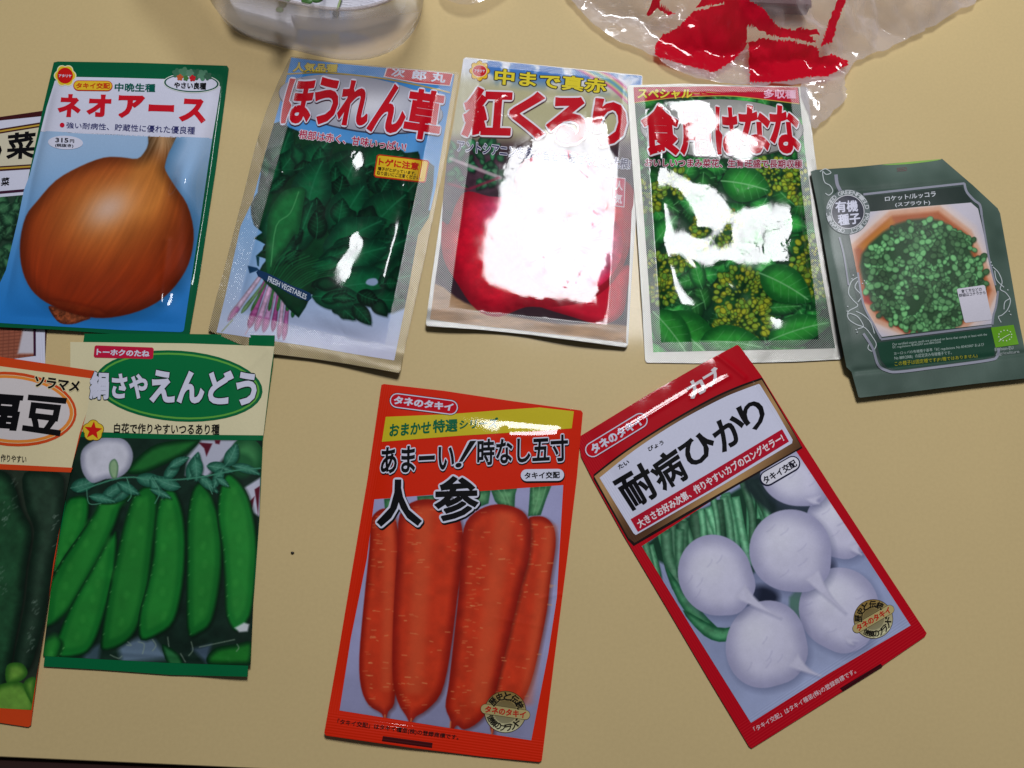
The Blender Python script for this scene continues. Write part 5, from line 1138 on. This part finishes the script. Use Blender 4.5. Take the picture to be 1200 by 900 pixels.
    p.shape('register_mark', [(H2(766, 662, 944, 554, 955, 566, 778, 676), rgb(60, 4, 14))], 1.4)
    medal(p, np.array([1023.2, 725.4]), 22.5, np.array([.86, -.5]), 2.8)


turnip()

# ================================================================== tub of sprouts
CLEAR = clear_mat('clear_tub_plastic', (.95, .92, .90), .16, .10, (.86, .84, .84), ior=1.25, slant=.26)
COTTON = plain_mat('white_cotton', rgb(222, 220, 232), rough=.9, noise=.06, scale=180, bump=.0003, spec=.1)
LEAF = plain_mat('sprout_leaf', rgb(74, 122, 56), rough=.5, noise=.25, scale=300)
STEM = plain_mat('sprout_stem', rgb(150, 170, 110), rough=.5, noise=.1, scale=200)
SEEDC = plain_mat('seed_husk', rgb(40, 36, 32), rough=.6, noise=.2, scale=300)


def tube(path, rad, n=8):
    path = np.asarray(path, float); rad = np.broadcast_to(rad, (len(path),)); V = []; F = []
    t = np.gradient(path, axis=0); t /= np.linalg.norm(t, axis=1)[:, None]
    for i, (p_, d) in enumerate(zip(path, t)):
        a = np.cross(d, [0, 0, 1.0]) if abs(d[2]) < .9 else np.cross(d, [1.0, 0, 0]); a /= np.linalg.norm(a); b = np.cross(d, a)
        for k_ in range(n):
            w_ = 2 * np.pi * k_ / n; V.append(p_ + rad[i] * (math.cos(w_) * a + math.sin(w_) * b))
    for i in range(len(path) - 1):
        for k_ in range(n):
            F.append((i * n + k_, i * n + (k_ + 1) % n, (i + 1) * n + (k_ + 1) % n, (i + 1) * n + k_))
    F += [tuple(range(n))[::-1], tuple(range((len(path) - 1) * n, len(path) * n))]
    return V, F


def tub():
    H_ = .062
    near = table_point(smooth(PX(190, -60, 248, -2, 258, 20, 280, 40, 310, 49, 352, 60, 395, 69.5, 425, 71, 460, 61, 482, 43, 492, 22, 496, -10, 480, -70), 5, False), .003)
    c = near[:, :2].mean(0) + [0, .012]
    c = table_point(np.array([[362, -55]]), .003)[0, :2]
    d = near[:, :2] - c
    ang = np.arctan2(d[:, 1], d[:, 0]); rr = np.linalg.norm(d, axis=1)
    th = np.linspace(-np.pi, np.pi, 96, endpoint=False)
    o = np.argsort(ang); base_r = np.interp(th, ang[o], rr[o])
    far = (th > ang.max()) | (th < ang.min()); mean = rr[[0, -1]].mean(); base_r = np.where(far, mean, base_r)
    for _ in range(6): base_r = (np.roll(base_r, 1) + base_r * 2 + np.roll(base_r, -1)) / 4
    t = empty('sprout_tub', (*c, 0)); tag(t, 'clear plastic tub with white cotton and sprouts, at the top edge of the photo', 'tub')
    prof = [(1.10, H_), (1.115, H_ - .0012), (1.095, H_ - .002), (1.03, .016), (1.0, .003), (.97, .0012), (.5, .0012), (.02, .0012)]
    V, F = [], []; n = len(th)
    for s_, z in prof:
        for a, r in zip(th, base_r): V.append((r * s_ * math.cos(a), r * s_ * math.sin(a), z))
    m = len(prof)
    for i in range(m - 1):
        for k_ in range(n): F.append((i * n + k_, i * n + (k_ + 1) % n, ((i + 1) % m) * n + (k_ + 1) % n, ((i + 1) % m) * n + k_))
    mesh_obj('tub_wall', V, F, CLEAR, t)
    V, F = tube(np.array([[r * 1.108 * math.cos(a), r * 1.108 * math.sin(a), H_] for a, r in zip(np.r_[th, th[0]], np.r_[base_r, base_r[0]])]), .0009)
    mesh_obj('rim', V, F, CLEAR, t)
    # cotton pad
    zc = .02
    edge = table_point(smooth(PX(262, -30, 268, -2, 277, 9, 300, 16, 339, 27, 341, 17, 360, 20, 395, 20.5, 430, 15, 465, 2, 478, -20, 470, -70, 280, -80), 3), zc)
    P, T = refine(*tess(edge[:, :2]), .003)
    E_ = np.concatenate([T[:, [0, 1]], T[:, [1, 2]], T[:, [2, 0]]]); u, ix, ct = np.unique(np.sort(E_, 1), axis=0, return_index=True, return_counts=True); bd = E_[ix[ct == 1]]; n = len(P)
    z = zc + .0008 * fbm(P[:, 0], P[:, 1], .006) - .0; q = P - c
    V = np.concatenate([np.c_[q, z], np.c_[q * .97, np.full(n, .004)]])
    a, b, d_ = P[T[:, 0]], P[T[:, 1]], P[T[:, 2]]; ar = np.cross(b - a, d_ - a); T = np.where((ar < 0)[:, None], T[:, ::-1], T)
    side = np.concatenate([np.stack([bd[:, 1], bd[:, 0], bd[:, 0] + n], 1), np.stack([bd[:, 1], bd[:, 0] + n, bd[:, 1] + n], 1)])
    k_ = mesh_obj('cotton_pad', V, np.concatenate([T, T[:, ::-1] + n, side]), COTTON); k_.location = (*c, 0)
    tag(k_, 'white cotton pad lying inside the clear tub, under the sprouts', 'cotton pad')
    # sprouts, each a stem with two cotyledon leaves
    def leafm(ctr, r, an, tilt):
        V, F = [], []; n = 18
        for zz in (.0004, -.0002):
            V.append((0, 0, zz * 2)); 
            for j in range(n):
                a = 2 * np.pi * j / n; k2 = 1 - .22 * math.exp(-(((a + math.pi) % (2 * math.pi) - math.pi) / .35) ** 2); x, y = r * k2 * math.cos(a), r * .82 * math.sin(a)
                V.append((x + r * .9, y, zz + .12 * (x * x + y * y) / r))
        for j in range(n):
            F.append((0, 1 + j, 1 + (j + 1) % n)); F.append((n + 1, n + 2 + (j + 1) % n, n + 2 + j)); F.append((1 + j, n + 2 + j, n + 2 + (j + 1) % n, 1 + (j + 1) % n))
        V = np.array(V); ct_, st_ = math.cos(tilt), math.sin(tilt); V = np.c_[V[:, 0] * ct_ - V[:, 2] * st_, V[:, 1], V[:, 0] * st_ + V[:, 2] * ct_]
        ca, sa = math.cos(an), math.sin(an); return np.c_[V[:, 0] * ca - V[:, 1] * sa, V[:, 0] * sa + V[:, 1] * ca, V[:, 2]] + ctr, F
    for i, (px, foot, h_, r_, a0, lab) in enumerate((((330, 9), (326, -16), .012, .0032, 1.35, 'small green sprout leaning over the left part of the cotton, nearest to the tub corner'), ((333, -2), (338, -22), .017, .0034, 2.6, 'green sprout just behind the one leaning over the left cotton'),
                                                     ((366, 0), (370, -20), .015, .0046, .4, 'largest green sprout, in the middle of the cotton pad'), ((378, -8), (384, -24), .019, .0036, -.6, 'pointed green sprout right beside the largest one'))):
        top = table_point(np.array([px]), zc + h_)[0]; ft = table_point(np.array([foot]), zc)[0]
        g = empty('sprout', ft); tag(g, lab, 'sprout', 'sprouts growing on the cotton')
        s_ = np.linspace(0, 1, 7)[:, None]; path = (top - ft) * s_ + np.array([0, 0, .004]) * np.sin(s_ * 3.14)
        V, F = tube(path, .0006); mesh_obj('stem', V, F, STEM, g)
        for sg in (0, np.pi):
            V, F = leafm(path[-1], r_ * (1 if sg == 0 else .85), a0 + sg, .25); mesh_obj('leaf', V, F, LEAF, g)
    ft = table_point(np.array([(401, -6)]), zc + .003)[0]; tp = table_point(np.array([(394, 17)]), zc + .0015)[0]
    g = empty('germinating_seed', tp); tag(g, 'dark seed husk with pale root on the front rim of the cotton', 'seed')
    V, F = tube((np.linspace(0, 1, 7)[:, None]) * (ft - tp) + [0, 0, .0006], .0007); mesh_obj('root', V, F, STEM, g)
    V = []; F = []
    for i in range(7):
        for j in range(10):
            f, w_ = np.pi * i / 6, 2 * np.pi * j / 10; V.append((.0022 * math.sin(f) * math.cos(w_), .0028 * math.sin(f) * math.sin(w_), .0018 * math.cos(f) + .001))
    for i in range(6):
        for j in range(10): F.append((i * 10 + j, i * 10 + (j + 1) % 10, i * 10 + 10 + (j + 1) % 10, i * 10 + 10 + j))
    mesh_obj('husk', V, F, SEEDC, g)


tub()

# ================================================================== crumpled plastic bag with red print
BAG = clear_mat('bag_film', (.98, .97, .98), .15, .13, (.97, .92, .96), bump=.0003, scale=130, ior=1.7, slant=.55)
m = clear_mat('red_bag_print', (.9, .1, .14), .86, .08, tuple(S2L(rgb(248, 18, 58))), bump=.0003, scale=130)
BAGRED = m


def bag():
    outl = smooth(PX(640, -70, 668, -2, 686, 18, 709, 38, 746, 57, 770, 68, 800, 86, 835, 96, 870, 100, 905, 100, 935, 99, 940, 112, 948, 140, 955, 152, 972, 136, 990, 114, 988, 98, 996, 80, 1016, 66, 1040, 57, 1068, 43, 1094, 30, 1120, 14, 1150, -2, 1200, -60, 1160, -120, 900, -140, 700, -130), 4)
    W = table_point(outl, .004)[:, :2]; org = W.mean(0)
    poly = W - org; poly = poly + np.random.default_rng(4).normal(0, .0007, poly.shape)
    def dist(P):
        best = np.full(len(P), 1e9)
        for i in range(len(poly)):
            a, d = poly[i], poly[(i + 1) % len(poly)] - poly[i]; t = np.clip(((P - a) @ d) / (d @ d + 1e-15), 0, 1); best = np.minimum(best, ((P - a - t[:, None] * d) ** 2).sum(1))
        return np.sqrt(best)
    from mathutils.geometry import delaunay_2d_cdt
    r = np.random.default_rng(8)

    def scatter(sp):
        lo_, hi_ = poly.min(0), poly.max(0); gx, gy = np.meshgrid(np.arange(lo_[0], hi_[0], sp), np.arange(lo_[1], hi_[1], sp * .87))
        gx = gx + (np.arange(gx.shape[0]) % 2 * sp / 2)[:, None]; q = np.stack([gx.ravel(), gy.ravel()], 1) + r.uniform(-.33, .33, (gx.size, 2)) * sp
        ins = np.zeros(len(q), bool)
        for i in range(len(poly)):
            (x1, y1), (x2, y2) = poly[i], poly[(i + 1) % len(poly)]
            if y1 != y2: ins ^= ((q[:, 1] < y1) != (q[:, 1] < y2)) & (q[:, 0] < (x2 - x1) * (q[:, 1] - y1) / (y2 - y1) + x1)
        return q[ins & (dist(q) > sp * .4)]

    def cdt(inner):
        n = len(poly); pts = np.concatenate([poly, inner]); v, _, f, *_ = delaunay_2d_cdt([Vector(p_) for p_ in pts], [(i, (i + 1) % n) for i in range(n)], [], 1, 1e-6)
        return np.array([tuple(p_) for p_ in v]), np.array([tuple(f_) for f_ in f if len(f_) == 3])

    def facets(Q, sp, amp):          # crumple: straight facets between scattered corner points of uneven height
        v, f = cdt(scatter(sp)); z = r.normal(0, amp, len(v)) * sst(0, .012, dist(v)); out = np.zeros(len(Q))
        for t_ in f:
            a_, b_, c_ = v[t_]; den = (b_[1] - c_[1]) * (a_[0] - c_[0]) + (c_[0] - b_[0]) * (a_[1] - c_[1])
            if abs(den) < 1e-14: continue
            w0 = ((b_[1] - c_[1]) * (Q[:, 0] - c_[0]) + (c_[0] - b_[0]) * (Q[:, 1] - c_[1])) / den; w1 = ((c_[1] - a_[1]) * (Q[:, 0] - c_[0]) + (a_[0] - c_[0]) * (Q[:, 1] - c_[1])) / den; w2 = 1 - w0 - w1
            m_ = (w0 >= -1e-6) & (w1 >= -1e-6) & (w2 >= -1e-6); out[m_] = w0[m_] * z[t_[0]] + w1[m_] * z[t_[1]] + w2[m_] * z[t_[2]]
        return out
    P, T = cdt(scatter(.0013)); d0 = dist(P)
    zz = .0048 + .022 * sst(.001, .05, d0) + facets(P, .024, .0065) + facets(P, .010, .0026) + facets(P, .0048, .0007)
    P = np.c_[P, np.maximum(zz, .0046)]
    t = empty('plastic_bag', (*org, 0)); tag(t, 'crumpled clear plastic bag with red print, above the flowering greens packet', 'plastic bag')
    a, b_, c = P[T[:, 0], :2], P[T[:, 1], :2], P[T[:, 2], :2]; T = np.where((np.cross(b_ - a, c - a) < 0)[:, None], T[:, ::-1], T)
    W3 = P[T].mean(1) + [*org, 0] - CPOS; dd = W3 @ FW; cx, cy = 600 + CAM_F * (W3 @ RX) / dd, 450 - CAM_F * (W3 @ UY) / dd
    left = np.ones(len(T), bool)
    def part(name, sel, mat):
        u, inv = np.unique(T[sel], return_inverse=True); mesh_obj(name, P[u], inv.reshape(-1, 3), mat, t)
    for q in (I2(240, 120, 258, 92, 300, 70, 340, 30, 420, 10, 480, 40, 478, 120, 440, 160, 392, 188, 330, 172, 240, 146), I2(483, 108, 520, 100, 600, 108, 662, 122, 670, 150, 700, 140, 740, 158, 742, 168, 690, 198, 640, 200, 560, 214, 486, 213, 484, 160),
              I2(345, 20, 370, -10, 420, -40, 520, 20, 560, 70, 640, 88, 660, 112, 600, 100, 540, 92, 486, 66, 420, 8), I2(218, 40, 240, -20, 262, -20, 250, 10, 292, 36, 264, 38, 244, 20, 228, 42), I2(605, 72, 660, 76, 668, 90, 606, 88), I2(690, 60, 720, -10, 745, -20, 720, 40, 700, 110, 672, 120)):
        ins = np.zeros(len(T), bool)
        for i in range(len(q)):
            (x1, y1), (x2, y2) = q[i], q[(i + 1) % len(q)]
            if y1 != y2: ins ^= ((cy < y1) != (cy < y2)) & (cx < (x2 - x1) * (cy - y1) / (y2 - y1) + x1)
        ins &= left
        if ins.any(): part('red_print', ins, BAGRED); left &= ~ins
    part('film', left, BAG)
    # lower sheet of the bag, nearly flat on the table and packets
    P2, T2 = refine(*tess(poly), .006)
    a, b_, c = P2[T2[:, 0]], P2[T2[:, 1]], P2[T2[:, 2]]; T2 = np.where((np.cross(b_ - a, c - a) < 0)[:, None], T2[:, ::-1], T2)
    mesh_obj('lower_film', np.c_[P2, .0042 + .0002 * np.sin(P2[:, 0] * 300) * np.sin(P2[:, 1] * 260)], T2, BAG, t)


bag()

maroon = plain_mat('maroon_card', rgb(84, 30, 36), rough=.5, noise=.12, scale=40)
pw = table_point(np.array([(868, -62), (952, -58), (946, 9), (872, 6)]), .012); pc = pw.mean(0); pe = pw[2] - pw[3]
bxr = empty('carton', (pc[0], pc[1], 0), math.atan2(pe[1], pe[0])); tag(bxr, 'dark maroon carton under the clear film of the bag, at the top edge', 'carton')
hw, hh_ = np.linalg.norm(pe) / 2, np.linalg.norm(pw[0] - pw[3]) / 2
slab('carton_body', -hw, hw, -hh_, hh_, .0052, .0125, maroon, bxr, .0012)
slab('lid', -hw - .0006, hw + .0006, -hh_ - .0006, hh_ + .0006, .0126, .0150, maroon, bxr, .0008)


def wrapper():
    outl = smooth(PX(508, -50, 514, -16, 520, 2, 532, 10, 546, 13, 562, 11, 584, 0, 602, -14, 622, -50, 560, -70), 5)
    W = table_point(outl, .002)[:, :2]; org = W.mean(0); P, T = refine(*tess(W - org), .0014)
    r = np.hypot(*(P / np.abs(W - org).max(0)).T); z = .0012 + .010 * np.clip(1 - r ** 2, 0, 1) + .0012 * np.abs(fbm(P[:, 0] - P[:, 1], P[:, 1], .008, 2, 5)) * sst(1.05, .8, r)
    a, b_, c = P[T[:, 0]], P[T[:, 1]], P[T[:, 2]]; T = np.where((np.cross(b_ - a, c - a) < 0)[:, None], T[:, ::-1], T)
    o = mesh_obj('plastic_wrapper', np.c_[P, z], T, BAG); o.location = (*org, 0)
    tag(o, 'small corner of clear plastic film at the top edge, right of the tub', 'plastic film')


wrapper()

# small dark crumb on the bare table
V = []; F = []
for i in range(6):
    for j in range(8):
        f, w_ = np.pi * i / 5, 2 * np.pi * j / 8; V.append((.0010 * math.sin(f) * math.cos(w_) * (1 + .3 * math.sin(3 * w_)), .0007 * math.sin(f) * math.sin(w_), .0005 * math.cos(f) + .0006))
for i in range(5):
    for j in range(8): F.append((i * 8 + j, i * 8 + (j + 1) % 8, i * 8 + 8 + (j + 1) % 8, i * 8 + 8 + j))
cr = mesh_obj('crumb', V, F, SEEDC); cr.location = tuple(table_point(np.array([[343, 648]]), 0)[0]); tag(cr, 'tiny dark crumb on the bare table left of the carrot packet', 'crumb')
